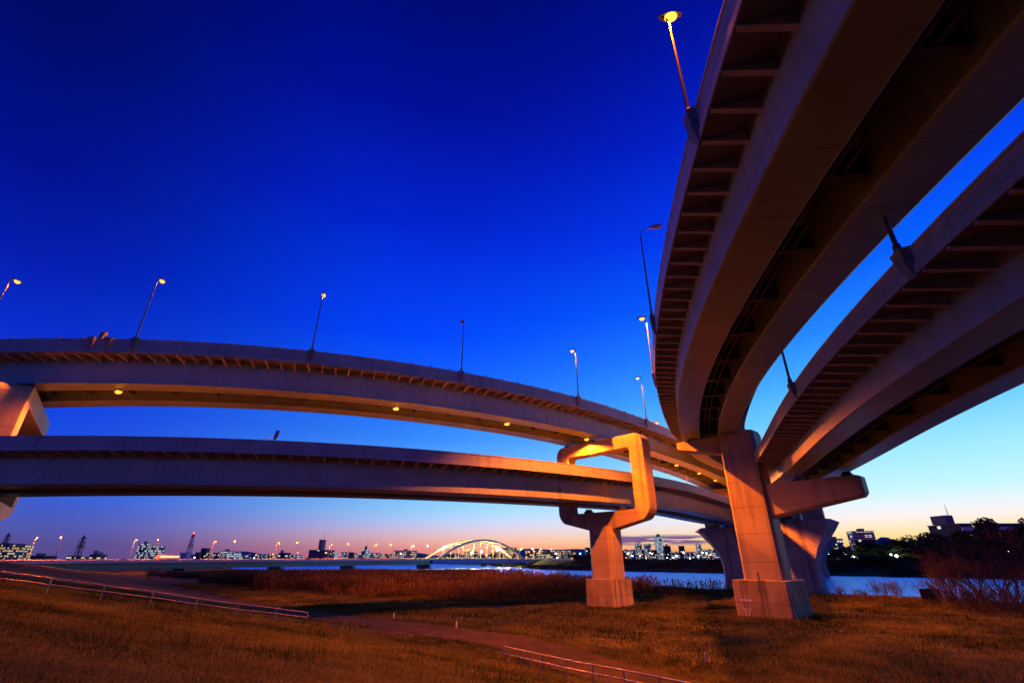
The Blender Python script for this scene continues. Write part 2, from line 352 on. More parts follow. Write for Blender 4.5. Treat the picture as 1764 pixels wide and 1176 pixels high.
def make_deck(key):
    d=DECKS[key]; lab,_=LBL[key]; k=d['scale']
    b,g,c,dw,D,Pp=[v*k for v in d['cs']]
    P=ease2(catmull(d['K'],1.5)); T=frames(P); Nn=np.stack([T[:,1],-T[:,0]],1)*d['side']
    o=Deck(); o.P,o.T,o.N,o.b,o.g,o.c,o.dw,o.D,o.Pp,o.side=P,T,Nn,b,g,c,dw,D,Pp,d['side']
    mid=len(P)//2
    root=thing('viaduct',lab,'viaduct',(P[mid,0],P[mid,1],0)); o.root=root
    W=2*b+g
    for x0 in (0,b+g):
        sec=[(x0,0.10),(x0-.10,.10),(x0-.10,0.04),(x0,0.0),(x0+b,0.0),(x0+b+.10,.04),(x0+b+.10,.10),(x0+b,.10),(x0+b,D+.22),(x0,D+.22)]
        if d['side']<0: sec=sec
        sweep(P,Nn,sec).build('box_girder',M['girder'],root)
    sweep(P,Nn,[(-c,D),(-c,D+.30),(W+c,D+.30),(W+c,D),(W+dw,D+.2),(-dw,D+.2)]).build('deck_slab',M['slab'],root)
    for sgn,x0 in ((1,-c),(-1,W+c)):
        q=[(-.05,-.06),(-.05,.30),(0,.34),(.0,Pp-.12),(-.05,Pp-.10),(-.05,Pp),(.30,Pp),(.26,.29),(.02,.295),(.02,-.06)]
        pr=sweep(P,Nn,[(x0+sgn*a,D+h) for a,h in q]).build('parapet',M['parapet'],root)
        if sgn>0: o.par=pr
        else: o.parfar=pr
    # cantilever brackets
    L=np.concatenate([[0],np.cumsum(np.linalg.norm(np.diff(P,axis=0),axis=1))]); o.L=L
    def frame_at(s):
        i=np.searchsorted(L,s)-1; i=int(np.clip(i,0,len(P)-2)); f=(s-L[i])/(L[i+1]-L[i])
        return P[i]*(1-f)+P[i+1]*f, T[i], Nn[i]
    o.fr=frame_at
    sp=1.39*k; S=np.arange(3,L[-1]-3,sp)
    # the hundred nearest (those the photograph shows largest) as parts of their own
    vis=sorted(S,key=lambda s:float(np.linalg.norm(frame_at(s)[0][:2]-np.array([0,12])) if frame_at(s)[0][1]>-2 else 1e4))[:99]
    def brk(mb,s,far):
        p,t,n=frame_at(s); t3=Vector((t[0],t[1],0)); 
        sec=[(-c+.06,D+.01),(-dw+.02,D+.21),(-dw+.02,D-.30),(-.0,D-.34),(-.0,D-.30)]
        sec=[(-c+.06,D+.02),(0.01,D+.215),(0.01,D-.36),(-c+.06,D-.10)]
        pts=[]
        for q,h in sec:
            q2=(W-q) if far else q
            pts.append(Vector((p[0]+n[0]*q2,p[1]+n[1]*q2,p[2]+h)))
        mb.prism(pts,t3*-.05,t3*.05)
        # bottom flange
        a,b_=pts[3],pts[2]; up=Vector((0,0,-.025))
        mb.prism([a+up-t3*.11,a+up+t3*.11,b_+up+t3*.11,b_+up-t3*.11],(0,0,-.02),(0,0,.02))
    for s in vis: mb=MB(); brk(mb,s,False); mb.build('bracket',M['bracket'],root)
    mb=MB()
    vs_=set(vis)
    for s in S:
        if s not in vs_: brk(mb,s,False)
        brk(mb,s,True)
    tag(mb.build('bracket_row',M['bracket'],root),kind='stuff')
    # bracing between the two girders
    for s in np.arange(4,min(L[-1],230),4.86*k):
        p,t,n=frame_at(s); t3=Vector((t[0],t[1],0)); n3=Vector((n[0],n[1],0)); q=Vector(p)
        mb=MB(); ax=(n3,t3,Vector((0,0,1)))
        mb.box(q+n3*(b+g/2)+Vector((0,0,D*.52)),(g-.02,.05,D*.5),ax)
        mb.box(q+n3*(b+g/2)+Vector((0,0,D*.27)),(g-.02,.32,.04),ax)
        mb.box(q+n3*(b+g/2)+Vector((0,0,D*.775)),(g-.02,.30,.04),ax)
        mb.build('cross_beam',M['gap'],root)
    for off in (.36,.56):
        if key in('R1','R2') or off==.36:
            sweep(P,Nn,[(b+g*off+.06*math.cos(a),D*.3+.06*math.sin(a)) for a in np.linspace(0,2*math.pi,9)[:-1]]).build('drain_pipe',M['gap'],root)
    return o
DK={k:make_deck(k) for k in DECKS}
def near_s(dk,px,off,h):
    """distance along the deck where the edge (off,h) is seen nearest the column px of the photo's survey"""
    E=np.stack([dk.P[:,0]+dk.N[:,0]*off,dk.P[:,1]+dk.N[:,1]*off,dk.P[:,2]+h-EYE],-1)
    dep=E[:,1]*CP+E[:,2]*SP; x=882+F*E[:,0]/np.where(dep>.5,dep,.5); x=np.where(dep>.5,x,1e9)
    return x
def s_at_px(dk,px,off,h,smin=0,smax=1e9):
    x=near_s(dk,px,off,h); ok=(dk.L>=smin)&(dk.L<=smax); best=None
    for i in range(len(x)-1):
        if ok[i] and x[i]<1e8 and x[i+1]<1e8 and (x[i]-px)*(x[i+1]-px)<=0:
            f=(px-x[i])/(x[i+1]-x[i]+1e-9); s=dk.L[i]+f*(dk.L[i+1]-dk.L[i]); return float(s)
    return None
def s_at_py(dk,py,off,h,smin=0,smax=1e9):
    E=np.stack([dk.P[:,0]+dk.N[:,0]*off,dk.P[:,1]+dk.N[:,1]*off,dk.P[:,2]+h-EYE],-1)
    dep=E[:,1]*CP+E[:,2]*SP; up=-E[:,1]*SP+E[:,2]*CP; y=np.where(dep>.5,588-F*up/np.where(dep>.5,dep,1),1e9)
    for i in range(len(y)-1):
        if smin<=dk.L[i]<=smax and y[i]<1e8 and y[i+1]<1e8 and (y[i]-py)*(y[i+1]-py)<=0:
            f=(py-y[i])/(y[i+1]-y[i]+1e-9); return float(dk.L[i]+f*(dk.L[i+1]-dk.L[i]))
    return None
# ------------------------------------------------------------------ deck lamps
def lamp_bracket(dk,s,far=False):
    """flared box on the outside of the parapet that carries a lamp post"""
    p,t,n=dk.fr(s); W=2*dk.b+dk.g; x0=(W+dk.c) if far else -dk.c; sg=1 if far else -1
    t3=Vector((t[0],t[1],0)); n3=Vector((n[0],n[1],0))*sg; q=Vector(p)+Vector((n[0],n[1],0))*x0; D,Pp=dk.D,dk.Pp
    mb=MB(); r=[]
    for h,wd,o in ((-.15,.18,.05),(.35,.36,.26),(Pp+.06,.46,.36)):
        z=Vector((0,0,D+h)); r.append([q+z-t3*wd-n3*.02,q+z+t3*wd-n3*.02,q+z+t3*wd*.7+n3*o,q+z-t3*wd*.7+n3*o])
    mb.loft(r).build('lamp_bracket',M['parapet'],dk.parfar if far else dk.par)
    return q+n3*.16+Vector((0,0,D+Pp+.06)), -n3
def add_light(parent,loc,power,color,radius=.22,cone=None,aim=None):
    ld=bpy.data.lights.new('lamp_light','SPOT' if cone else 'POINT'); ld.energy=power; ld.color=color; ld.shadow_soft_size=radius
    if cone: ld.spot_size=R(cone); ld.spot_blend=.35
    o=bpy.data.objects.new('lamp_light',ld); C.objects.link(o); o.parent=parent; o.location=loc
    if aim: o.rotation_mode='QUATERNION'; o.rotation_quaternion=(Vector(aim)-Vector(loc)-parent.location).to_track_quat('-Z','Y')
    return o
def street_lamp(base,inward,h,label,lit=True,reach=1.5,power=P_DECK,group='street lamps on the viaduct parapets',lens='sod',size=1.0,color=SODIUM,r=.085,cone=None,aim=None):
    base=Vector(base); rt=thing('street_lamp',label,'street lamp',base,0,group); d=Vector(inward).normalized(); side=Vector((-d.y,d.x,0))
    mb=MB(); mb.tube([base,base+Vector((0,0,.35))],[r*2.0,r*1.6],8)
    mb.tube([base+Vector((0,0,.3)),base+Vector((0,0,h*.5)),base+Vector((0,0,h*.93)),base+Vector((0,0,h))+d*.25*reach,base+Vector((0,0,h+.12))+d*reach],[r*1.1,r*.85,r*.62,r*.55,r*.5],8)
    mb.build('pole',M['pole'],rt,smooth=True)
    hc=base+Vector((0,0,h+.14))+d*(reach+.35*size)
    q=[]
    for u,wd,z0,z1 in ((-.5,.08,-.04,.06),(-.25,.19,-.06,.13),(.2,.22,-.06,.15),(.55,.10,-.05,.07)):
        q.append([hc+d*u*size-side*wd*size+Vector((0,0,z0*size)),hc+d*u*size+side*wd*size+Vector((0,0,z0*size)),hc+d*u*size+side*wd*.6*size+Vector((0,0,z1*size)),hc+d*u*size-side*wd*.6*size+Vector((0,0,z1*size))])
    hd=MB().loft(q).build('lamp_head',M['head'],rt)
    ln=MB(); 
    e=.17 if lit else .12
    rings=[]
    for a in range(6):
        th=-math.pi/2*(a/5.0); rr=math.cos(th)
        rings.append([hc+d*(.05+.30*rr*math.cos(k*math.pi/6))*size+side*(.22*rr*math.sin(k*math.pi/6))*size+Vector((0,0,(-.07+e*1.5*math.sin(th))*size)) for k in range(12)])
    ln.loft(rings).build('lens',M[lens] if lit else M['dead'],hd,smooth=True)
    if lit and power: add_light(rt,hc-base+Vector((0,0,-.45*size)),power,color,.2*size,cone,aim)
    return rt
# ------------------------------------------------------------------ piers
DV=Vector((.682,-.731,0)); HV=Vector((.731,.682,0)); ZU=Vector((0,0,1))     # pier axis (towards near right) and deck heading
def arcpts(cx,cz,r,a0,a1,n=5): return [(cx+r*math.cos(R(a0+(a1-a0)*i/(n-1))),cz+r*math.sin(R(a0+(a1-a0)*i/(n-1)))) for i in range(n)]
def portal(c,dv,xn,xf,zc,zs,zi,zt,th,along,colw,name,mat,parent,haunch=1.8,rb=2.0,rt=1.3):
    """closed ring: xn/xf outer half lengths, zc column top, zs seat, zi opening top, zt top, th leg thickness"""
    hv=Vector((-dv.y,dv.x,0)); zb=zc+haunch
    outer=arcpts(xn-rb,zb+rb*.5,rb,-60,0)+arcpts(xn-rt,zt-rt,rt,0,90)+arcpts(-xf+rt,zt-rt,rt,90,180)+arcpts(-xf+rb,zb+rb*.5,rb,180,240)+[(-colw,zc),(colw,zc)]
    ri=.5
    inner=arcpts(xn-th-ri,zs+ri,ri,-90,0)+arcpts(xn-th-ri,zi-ri,ri,0,90)+arcpts(-xf+th+ri,zi-ri,ri,90,180)+arcpts(-xf+th+ri,zs+ri,ri,180,270)+[(-colw,zs),(colw,zs)]
    n=len(outer); V=[]
    for k in (-along/2,along/2):
        for lp in (outer,inner): V+=[c+dv*x+hv*k+ZU*z for x,z in lp]
    f=[]
    for i in range(n):
        j=(i+1)%n
        f+=[(i,j,n+j,n+i),(2*n+j,2*n+i,3*n+i,3*n+j),(j,i,2*n+i,2*n+j),(n+i,n+j,3*n+j,3*n+i)]
    return MB().add([tuple(v) for v in V],f).build(name,mat,parent,bevel=.10)
def chamfered(c,ax,ay,hx,hy,z,ch):
    p=[(hx,-hy+ch),(hx,hy-ch),(hx-ch,hy),(-hx+ch,hy),(-hx,hy-ch),(-hx,-hy+ch),(-hx+ch,-hy),(hx-ch,-hy)]
    return [c+ax*a+ay*b+ZU*z for a,b in p]
def footing(c,h,z0,z1,parent,ch=.12):
    MB().loft([chamfered(c,DV,HV,h+.06,h+.06,z0,ch),chamfered(c,DV,HV,h,h,z1-.02,ch),chamfered(c,DV,HV,h-.05,h-.05,z1,ch)]).build('footing',M['foot'],parent)
def bearing(c,parent,z0,z1,ax=DV,ay=HV):
    mb=MB(); hh=z1-z0
    mb.box(c+ZU*(z0+hh*.25),(1.0,.9,hh*.5),(ax,ay,ZU)); mb.box(c+ZU*(z0+hh*.72),(.7,.7,hh*.5),(ax,ay,ZU))
    mb.build('bearing',M['gap'],parent)
# tall T-shaped pier
pc=Vector((28.65,58.8,0))
rt=thing('bridge_pier','tall orange lit concrete pier with long right arm and square stained footing','bridge pier',pc)
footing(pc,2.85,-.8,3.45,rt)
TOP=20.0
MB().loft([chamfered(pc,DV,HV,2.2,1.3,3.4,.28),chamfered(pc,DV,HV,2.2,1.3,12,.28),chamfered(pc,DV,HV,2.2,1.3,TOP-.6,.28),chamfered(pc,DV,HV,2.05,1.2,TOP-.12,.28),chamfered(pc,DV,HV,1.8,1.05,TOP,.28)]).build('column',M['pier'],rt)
def arm(x0,x1,zt,zb0,zb1,hw,name,lab=None):
    q=[]
    for x,zb,k in ((x0,zb0,1),(x1-.35,zb1,1),(x1,zb1+.35,.86)):
        w_=hw*k; zz=zt-(0 if k==1 else .12)
        q.append([pc+DV*x+HV*-w_+ZU*(zb+.22),pc+DV*x+HV*-w_+ZU*zz,pc+DV*x+HV*w_+ZU*zz,pc+DV*x+HV*w_+ZU*(zb+.22),pc+DV*x+HV*(w_-.22)+ZU*zb,pc+DV*x+HV*(-w_+.22)+ZU*zb])
    return MB().loft(q).build(name,M['pier'],rt)
arm(2.1,11.6,13.45,9.75,11.35,.98,'cap_arm')
arm(-2.1,-7.7,19.9,17.5,18.75,.98,'cap_arm')
bearing(pc+DV*5.6,rt,13.45,13.98); bearing(pc+DV*10.3,rt,13.45,13.98); bearing(pc-DV*6.0,rt,19.9,20.35); bearing(pc-DV*1.0,rt,TOP,20.35)
mb=MB(); mb.box(pc-HV*2.5+ZU*3.75,(.12,.12,.62),(DV,HV,ZU)); mb.box(pc-HV*2.5+ZU*4.1,(.18,.16,.2),(DV,HV,ZU)); mb.build('marker_post',M['dark'],rt)
# near portal pier of the left viaducts
c2=Vector((13.0,70.8,0))
rt=thing('bridge_pier','round cornered portal frame pier on a single column beside the river reeds','bridge pier',c2)
footing(c2,2.2,-.8,3.15,rt)
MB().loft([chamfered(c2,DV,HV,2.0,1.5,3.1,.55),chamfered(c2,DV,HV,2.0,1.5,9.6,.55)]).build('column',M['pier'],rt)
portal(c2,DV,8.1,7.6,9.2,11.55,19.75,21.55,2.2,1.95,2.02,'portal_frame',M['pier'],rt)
for x in (3.2,-2.6): bearing(c2+DV*x,rt,11.55,12.1)
for x in (-1.2,-6.0): bearing(c2+DV*x,rt,21.55,21.9)
# far left portal pier (only its near leg and beam come into the picture)
dl=Vector((.62,-.785,0)); c3=Vector((-54.2,50.6,0))
rt=thing('bridge_pier','portal frame pier cut off by the left edge of the photograph','bridge pier',c3)
MB().loft([chamfered(c3,dl,Vector((.785,.62,0)),2.0,1.5,-.6,.5),chamfered(c3,dl,Vector((.785,.62,0)),2.0,1.5,9.4,.5)]).build('column',M['pier'],rt)
portal(c3,dl,9.6,9.6,9.0,10.9,19.3,21.2,2.2,2.7,2.02,'portal_frame',M['pier'],rt)
# flared piers standing in the river
AX=Vector((.787,-.617,0)); AY=Vector((.617,.787,0))
def river_pier(c,out,label,zt,inner=4.2,s=1.0,fl=5.6):
    rt=thing('river_pier',label,'bridge pier',(c.x,c.y,-1.15),0,'flared piers standing in the river')
    rings=[]
    for z,ex,ty,tip in ((-4,.3,2.0,.8),(-1.0,.25,1.95,.8),(1.5,.0,1.8,.8),(3.6,-.1,1.75,.85),(5.2,.1,1.75,.9),(6.6,.5,1.8,1.0),(7.8,1.05,1.9,1.15),(8.8,1.65,2.0,1.3),(9.7,2.3,2.1,1.45),(9.72,2.36,2.2,1.5),(11.2,3.35,2.4,1.7),(zt-.75,4.25,2.5,1.9),(zt,3.5,2.35,1.2)):
        a=(4.2+ex*fl/5.6)*out; i=-inner*out
        tp=a+tip*out
        r=[(i,-ty),(a,-ty),(tp-.1*out,-ty*.15),(tp-.1*out,ty*.15),(a,ty),(i,ty)]
        if out<0: r=r[::-1]
        rings.append([c+AX*x+AY*y+ZU*z for x,y in r])
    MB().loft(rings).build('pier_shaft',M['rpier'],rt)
    for x in (2.5*out,-1.5*out): bearing(c+AX*x,rt,zt,zt+.5,AX,AY)
    return rt
ra=Vector((54.0,120.5,0)); rb_=Vector((62.2,114.0,0))
river_pier(ra,-1,'flared river pier seen just left of the tall orange column',12.5)
river_pier(rb_,1,'flared river pier seen just right of the tall orange column',13.5)
off=Vector((66,107,0))
river_pier(ra+off,-1,'far flared river pier hidden mostly behind the nearer left one',12.5)
river_pier(rb_+off,1,'dark far flared river pier peeping out behind the nearer right one',13.5)
cm=(ra+rb_)/2
for cc,lb in ((cm,'orange lit portal frame standing on the near flared river piers'),(cm+off,'distant portal frame standing on the far flared river piers')):
    rt=thing('portal_frame',lb,'bridge frame',(cc.x,cc.y,13.5),0,'portal frames on the river piers')
    q=MB(); q.loft([[cc+AX*x+AY*y+ZU*z for x,y in ((-12.6,-1),(-9.6,-1),(-9.6,1),(-12.6,1))] for z in (12.55,21.4)]); q.build('leg',M['pier'],rt,bevel=.15)
    q=MB(); q.loft([[cc+AX*x+AY*y+ZU*z for x,y in ((10.0,-1),(13.0,-1),(13.0,1),(10.0,1))] for z in (13.55,21.4)]); q.build('leg',M['pier'],rt,bevel=.15)
    q=MB(); q.box(cc+AX*.2+ZU*20.4,(19.2,2.1,2.0),(AX,AY,ZU)); q.build('beam',M['pier'],rt,bevel=.1)

# ------------------------------------------------------------------ lamps on the viaducts
def deck_lamp(key,s,h,label,lit=True,far=False,reach=.3,cone=118,aim=None,power=P_DECK,lens='sod',size=1.0,color=SODIUM):
    if s is None: print('no place for',label); return
    base,inw=lamp_bracket(DK[key],s,far)
    return street_lamp(base,inw,h,label,lit,reach,power,lens=lens,size=size,color=color,cone=cone,aim=aim)
d=DK['L1']; e=(-d.c,d.D+d.Pp)
Ls=[(-34,'leftmost lit street lamp on the upper left viaduct, at the photo edge',True),(236,'lit street lamp rising beside the small box on the upper left viaduct',True),(538,'lit street lamp, third from the left on the upper left viaduct',True),
    (794,'unlit slender street lamp, the dark one in the row on the upper left viaduct',False),(995,'lit street lamp standing above the portal frame pier',True),(1112,'lit street lamp between the portal frame and the overhead ramp',True)]
for px,lb,lit in Ls:
    deck_lamp('L1',s_at_px(d,px,*e),7.3 if lit else 7.0,lb,lit,lens='sod' if px<900 else 'sodw',**(dict(power=P_DECK) if px<900 else dict(cone=66,aim=(27.5,60,9.5),power=P_JUNC) if px<1000 else dict(cone=112,aim=(46,100,2),power=240000)))
d=DK['L1']; W1=2*d.b+d.g
deck_lamp('L1',s_at_px(d,1132,W1+d.c,d.D+d.Pp,140),7.0,'lit lamp just below the left edge of the overhead ramp, above the portal pier',True,True,lens='sodw',size=1.5,power=P_JUNC,cone=120,aim=(55,115,0))
d=DK['R1']; e=(-d.c,d.D+d.Pp)
deck_lamp('R1',s_at_py(d,200,*e),6.5,'largest brightest street lamp, at the top beside the overhead ramp',True,reach=-.25,power=P_NEAR,cone=140)
deck_lamp('R1',s_at_py(d,548,*e),8.6,'tall unlit lamp rising beside the overhead ramp, second from the top',False,reach=1.0)
deck_lamp('R1',s_at_py(d,645,*e),6.7,'lit lamp against the left edge of the overhead ramp, above the tall pier',True,power=120000,reach=-.85)
WR=2*d.b+d.g
deck_lamp('R1',s_at_px(d,1308,WR+d.c,d.D+d.Pp,150),7.6,'small pale lamp glimpsed right of the tall pier top',True,True,lens='sodw',size=1.2,power=P_JUNC)
d=DK['R2']; e=(-d.c,d.D+d.Pp)
deck_lamp('R2',s_at_py(d,436,*e),8.0,'nearer of the two lamp posts on the lower right ramp',True,power=2000,cone=170)
deck_lamp('R2',s_at_py(d,662,*e),8.0,'farther of the two lamp posts on the lower right ramp',True,power=2000,cone=170)
d=DK['L1']
U=[(205,'leftmost'),(682,'second from left'),(873,'third from left'),(1010,'fourth from left, just left of the portal frame'),(1106,'fifth from left, right of the portal leg'),(1165,'sixth from left'),(1204,'seventh from left'),(1232,'last, beside the tall pier')]
for px,lb in U:
    s=s_at_px(d,px,d.b*.82,-.15,40)
    if s is None: continue
    p,t,n=d.fr(s); q=Vector(p)+Vector((n[0],n[1],0))*d.b*.82
    rt=thing('underside_lamp','orange lamp under the upper left viaduct, %s'%lb,'lamp',q-ZU*.30,0,'orange lamps under the upper left viaduct')
    t3=Vector((t[0],t[1],0)); n3=Vector((n[0],n[1],0))
    mb=MB(); mb.box(q-ZU*.06,(.10,.10,.12),(t3,n3,ZU)); mb.box(q-ZU*.19,(.62,.34,.16),(t3,n3,ZU)); hs=mb.build('housing',M['head'],rt)
    mb=MB(); mb.ball(q-ZU*.30,(.36,.24,.20),12,8); mb.build('lens',M['under'],hs,smooth=True)
    add_light(rt,(0,0,-.78),P_UNDER*(2.6 if px>1050 else 1),SODIUM,.2,172 if px>1050 else 164)
# reflector studs on the upper left parapet
for s in np.arange(8,d.L[-1]-110,2.35):
    p,t,n=d.fr(s)
    q=Vector(p)-Vector((n[0],n[1],0))*(d.c-.12)+ZU*(d.D+d.Pp)
    if s>175: break
    mb=MB(); mb.box(q+ZU*.06,(.06,.06,.12)); mb.box(q+ZU*.15,(.16,.10,.10)); mb.build('reflector',M['pole'],d.par)
# equipment boxes, sign plate, thin mast
def on_parapet(key,px,smin=0):
    d=DK[key]; s=s_at_px(d,px,-d.c,d.D+d.Pp,smin); p,t,n=d.fr(s)
    return Vector(p)-Vector((n[0],n[1],0))*(d.c-.13)+ZU*(d.D+d.Pp),Vector((t[0],t[1],0)),Vector((n[0],n[1],0)),d
q,t3,n3,d=on_parapet('L1',172)
rt=thing('equipment_box','small tilted equipment box standing on the upper left parapet','box',q)
ax=(Vector((t3.x,t3.y,0)),n3,ZU); mb=MB(); mb.prism([q-t3*.22+ZU*.02,q+t3*.22+ZU*.02,q+t3*.40+ZU*.78,q-t3*.06+ZU*.82],n3*-.2,n3*.2); mb.build('cabinet',M['parapet'],rt,bevel=.03)
mb=MB(); mb.box(q+t3*.75+ZU*.10,(.42,.3,.2),ax); mb.box(q+t3*1.2+ZU*.07,(.25,.3,.14),ax); mb.build('junction_box',M['pole'],rt)
for u in (-.55,1.05):
    mb=MB(); r=[]
    for h,wd,o in ((-1.3,.12,.04),(0.02,.42,.42)):
        z=ZU*h; b0=q+t3*u-n3*.14; r.append([b0-t3*wd+z,b0+t3*wd+z,b0+t3*wd*.8-n3*o+z,b0-t3*wd*.8-n3*o+z])
    mb.loft(r); mb.build('support_bracket',M['parapet'],rt)
q,t3,n3,d=on_parapet('L2',474)
rt=thing('sign_plate','dark upright sign plate on the parapet of the lower left viaduct','sign',q)
mb=MB(); mb.box(q+ZU*.14,(.07,.07,.28)); mb.build('post',M['pole'],rt)
mb=MB(); mb.prism([q+t3*(-.22)+ZU*.12,q+t3*.12+ZU*.12,q+t3*.26+ZU*.98,q-t3*.08+ZU*.98],n3*-.03,n3*.03); mb.build('plate',M['head'],rt)
mb=MB()
for z in (.12,.3): mb.tube([q-t3*.9+ZU*z,q-t3*.25+ZU*z],.02,5)
for u in (-.9,-.6): mb.tube([q+t3*u,q+t3*u+ZU*.3],.02,5)
mb.build('guard_rail',M['rail'],rt)
q,t3,n3,d=on_parapet('L2',1186,60)
rt=thing('mast','short dark mast on the lower left viaduct beside the portal frame','mast',q)
mb=MB(); mb.tube([q,q+ZU*1.3],[.05,.04],6); mb.build('pole',M['dark'],rt); mb=MB(); mb.box(q+ZU*1.35,(.14,.1,.2)); mb.build('cap',M['dark'],rt)

# ------------------------------------------------------------------ handrails, posts, boards near the camera
def handrail(name,label,pts,h,gap,group=None,mid=True):
    P=catmull([(x,y,0) for x,y in pts],.25); L=np.concatenate([[0],np.cumsum(np.linalg.norm(np.diff(P[:,:2],axis=0),axis=1))])
    rt=thing(name,label,'handrail',(P[0,0],P[0,1],gz(*P[0,:2])),0,group)
    q=[Vector((p[0],p[1],gz(p[0],p[1]))) for p in P[::4]]+[Vector((P[-1,0],P[-1,1],gz(*P[-1,:2])))]
    for zz in ((h,h*.62) if mid else (h,)):
        rail=[v+ZU*zz for v in q]
        MB().tube(rail,.032,8).build('rail',M['rail'],rt,smooth=True)
    tl=q[-1]; tg=(q[-1]-q[-2]).normalized()
    MB().tube([tl+ZU*h,tl+ZU*(h-.03)+tg*.16,tl+ZU*(h*.81)+tg*.24,tl+ZU*(h*.64)+tg*.16,tl+ZU*h*.62],.032,8).build('end_loop',M['rail'],rt,smooth=True)
    for s in np.arange(gap*.3,L[-1],gap):
        x,y=np.interp(s,L,P[:,0]),np.interp(s,L,P[:,1]); z=gz(x,y)
        MB().tube([(x,y,z-.15),(x,y,z+h+.02)],.03,8).build('post',M['rail'],rt)
handrail('handrail','long steel handrail running down the grass slope on the left',[(-34.2,22.7),(-26.4,29.4),(-15.0,39.2)],.82,2.5)
handrail('handrail','short steel handrail beside the path at the bottom of the photo',[(9.6,14.4),(2.9,24.2),(-.45,29.3)],.8,1.75)
for px,py,h,lb in ((786,1079,.55,'white marker post in dark grass, the nearer to the path'),(678,1063,.55,'white marker post in dark grass, the farther left one'),(1217,1140,.5,'small pale stake in the lit grass below the tall pier')):
    x,y=at(px,py,.1); z=gz(x,y); rt=thing('marker_post',lb,'marker post',(x,y,z),0,'small marker posts in the grass')
    MB().tube([(x,y,z-.1),(x,y,z+h*.8)],.055,8).build('post',M['white'],rt); MB().tube([(x,y,z+h*.8),(x,y,z+h*.97),(x,y,z+h)],[.06,.06,.02],8).build('cap',M['white'],rt)
# folding notice stand before the tall pier's footing
q=pc-HV*4.1-DV*1.15; q.z=gz(q.x,q.y)
rt=thing('notice_stand','thin white notice stand in front of the tall pier footing','sign',q)
ax=(DV,HV,ZU)
MB().box(q+ZU*1.62,(1.25,.10,.13),ax).build('top_bar',M['white'],rt)
mb=MB()
for u in (-.42,.42): mb.tube([q+DV*u+ZU*1.6,q+DV*u*.9+ZU*.75],.022,6)
mb.tube([q+DV*-.5+ZU*.8,q+DV*.5+ZU*.8],.022,6); mb.build('frame',M['white'],rt)
for u in (-.22,.22):
    MB().tube([q+DV*u+ZU*.8,q+DV*(u*.8)-HV*.12-ZU*.02],.024,6).build('leg',M['white'],rt)
MB().tube([q-DV*.2-HV*.06+ZU*.42,q+DV*.2-HV*.06+ZU*.42],.02,6).build('crossbar',M['rail'],rt)
# brown board by the water
D_=74; zb_,zt_=zat(1035,D_),zat(1013,D_); xa,xb=xat(1566,D_),xat(1601,D_)
rt=thing('board','plain brown board on two posts among bare shrubs at the waterside','sign board',((xa+xb)/2,D_,gz((xa+xb)/2,D_)))
M['board']=noisemat('weathered_board',(.10,.055,.03),(.17,.09,.05),2,.8)
mb=MB(); mb.box(((xa+xb)/2,D_,(zb_+zt_)/2),(xb-xa,.08,zt_-zb_)); mb.build('panel',M['board'],rt)
for x in (xa+.4,xb-.4): MB().tube([(x,D_+.09,gz(x,D_)-.2),(x,D_+.09,zt_-.1)],.06,8).build('post',M['board'],rt)
# ------------------------------------------------------------------ far road bridge
BD=Vector((.586,.81,0)); BN=Vector((.81,-.586,0)); B0=Vector((-209,225,0))
def bz(s): return 4.3+min(1.15,max(0,s)/230*1.0)
def bp(s,o=0,z=0): return B0+BD*s+BN*o+ZU*(bz(s)+z)
M['green']=noisemat('green_girder_paint',(.20,.30,.14),(.28,.38,.19),.4,.6)
M['archp']=noisemat('pale_green_arch_paint',(.48,.58,.30),(.56,.66,.36),.5,.5)
M['blue']=noisemat('blue_panel',(.10,.12,.34),(.14,.16,.42),.4,.5)
M['barrier']=noisemat('pale_barrier',(.5,.48,.45),(.6,.58,.55),.5,.6)
rb=thing('road_bridge','long low green girder road bridge with railing crossing the far river','bridge',B0)
def bsec(name,s0,s1,sec,mat,step=12,kind=None):
    n=max(2,int((s1-s0)/step)+1); S=np.linspace(s0,s1,n); P=np.array([tuple(bp(s)) for s in S]); Nn=np.array([[BN.x,BN.y]]*n)
    o=sweep(P,Nn,sec).build(name,mat,rb); return o
bsec('deck',-60,560,[(-8,-.35),(8,-.35),(8,.0),(-8,0)],M['asphalt'])
bsec('girder',-60,236,[(5.6,-3.3),(6.6,-3.3),(6.6,-.36),(5.6,-.36)],M['green'])
bsec('girder',-60,236,[(-6.6,-3.3),(-5.6,-3.3),(-5.6,-.36),(-6.6,-.36)],M['green'])
bsec('girder',372,560,[(5.6,-2.8),(6.6,-2.8),(6.6,-.36),(5.6,-.36)],M['green'])
bsec('edge_beam',-60,560,[(7.7,-.5),(8.25,-.5),(8.25,.25),(7.7,.25)],M['barrier'])
bsec('guard_barrier',-60,560,[(4.9,.02),(5.1,.02),(5.1,.85),(4.9,.85)],M['barrier'])
bsec('far_barrier',-60,560,[(-7.9,.02),(-7.6,.02),(-7.6,1.1),(-7.9,1.1)],M['barrier'])
mb=MB()
for z in (1.15,.8,.5): mb.tube([bp(s,8.1,z) for s in np.linspace(-60,560,40)],.05,5)
mb.build('railing',M['dark'],rb)
for k in range(95): MB().box(bp(-40+k*3.2,8.1,.65),(.14,.14,1.1),(BD,BN,ZU)).build('railing_post',M['dark'],rb)
for s in np.arange(238,371,6.2):
    MB().box(bp(s+2.95,8.35,-1.4),(5.9,.12,3.4),(BD,BN,ZU)).build('side_panel',M['blue'],rb)
bsec('girder',238,371,[(6.2,-3.1),(8.2,-3.1),(8.2,-.4),(6.2,-.4)],M['blue'])
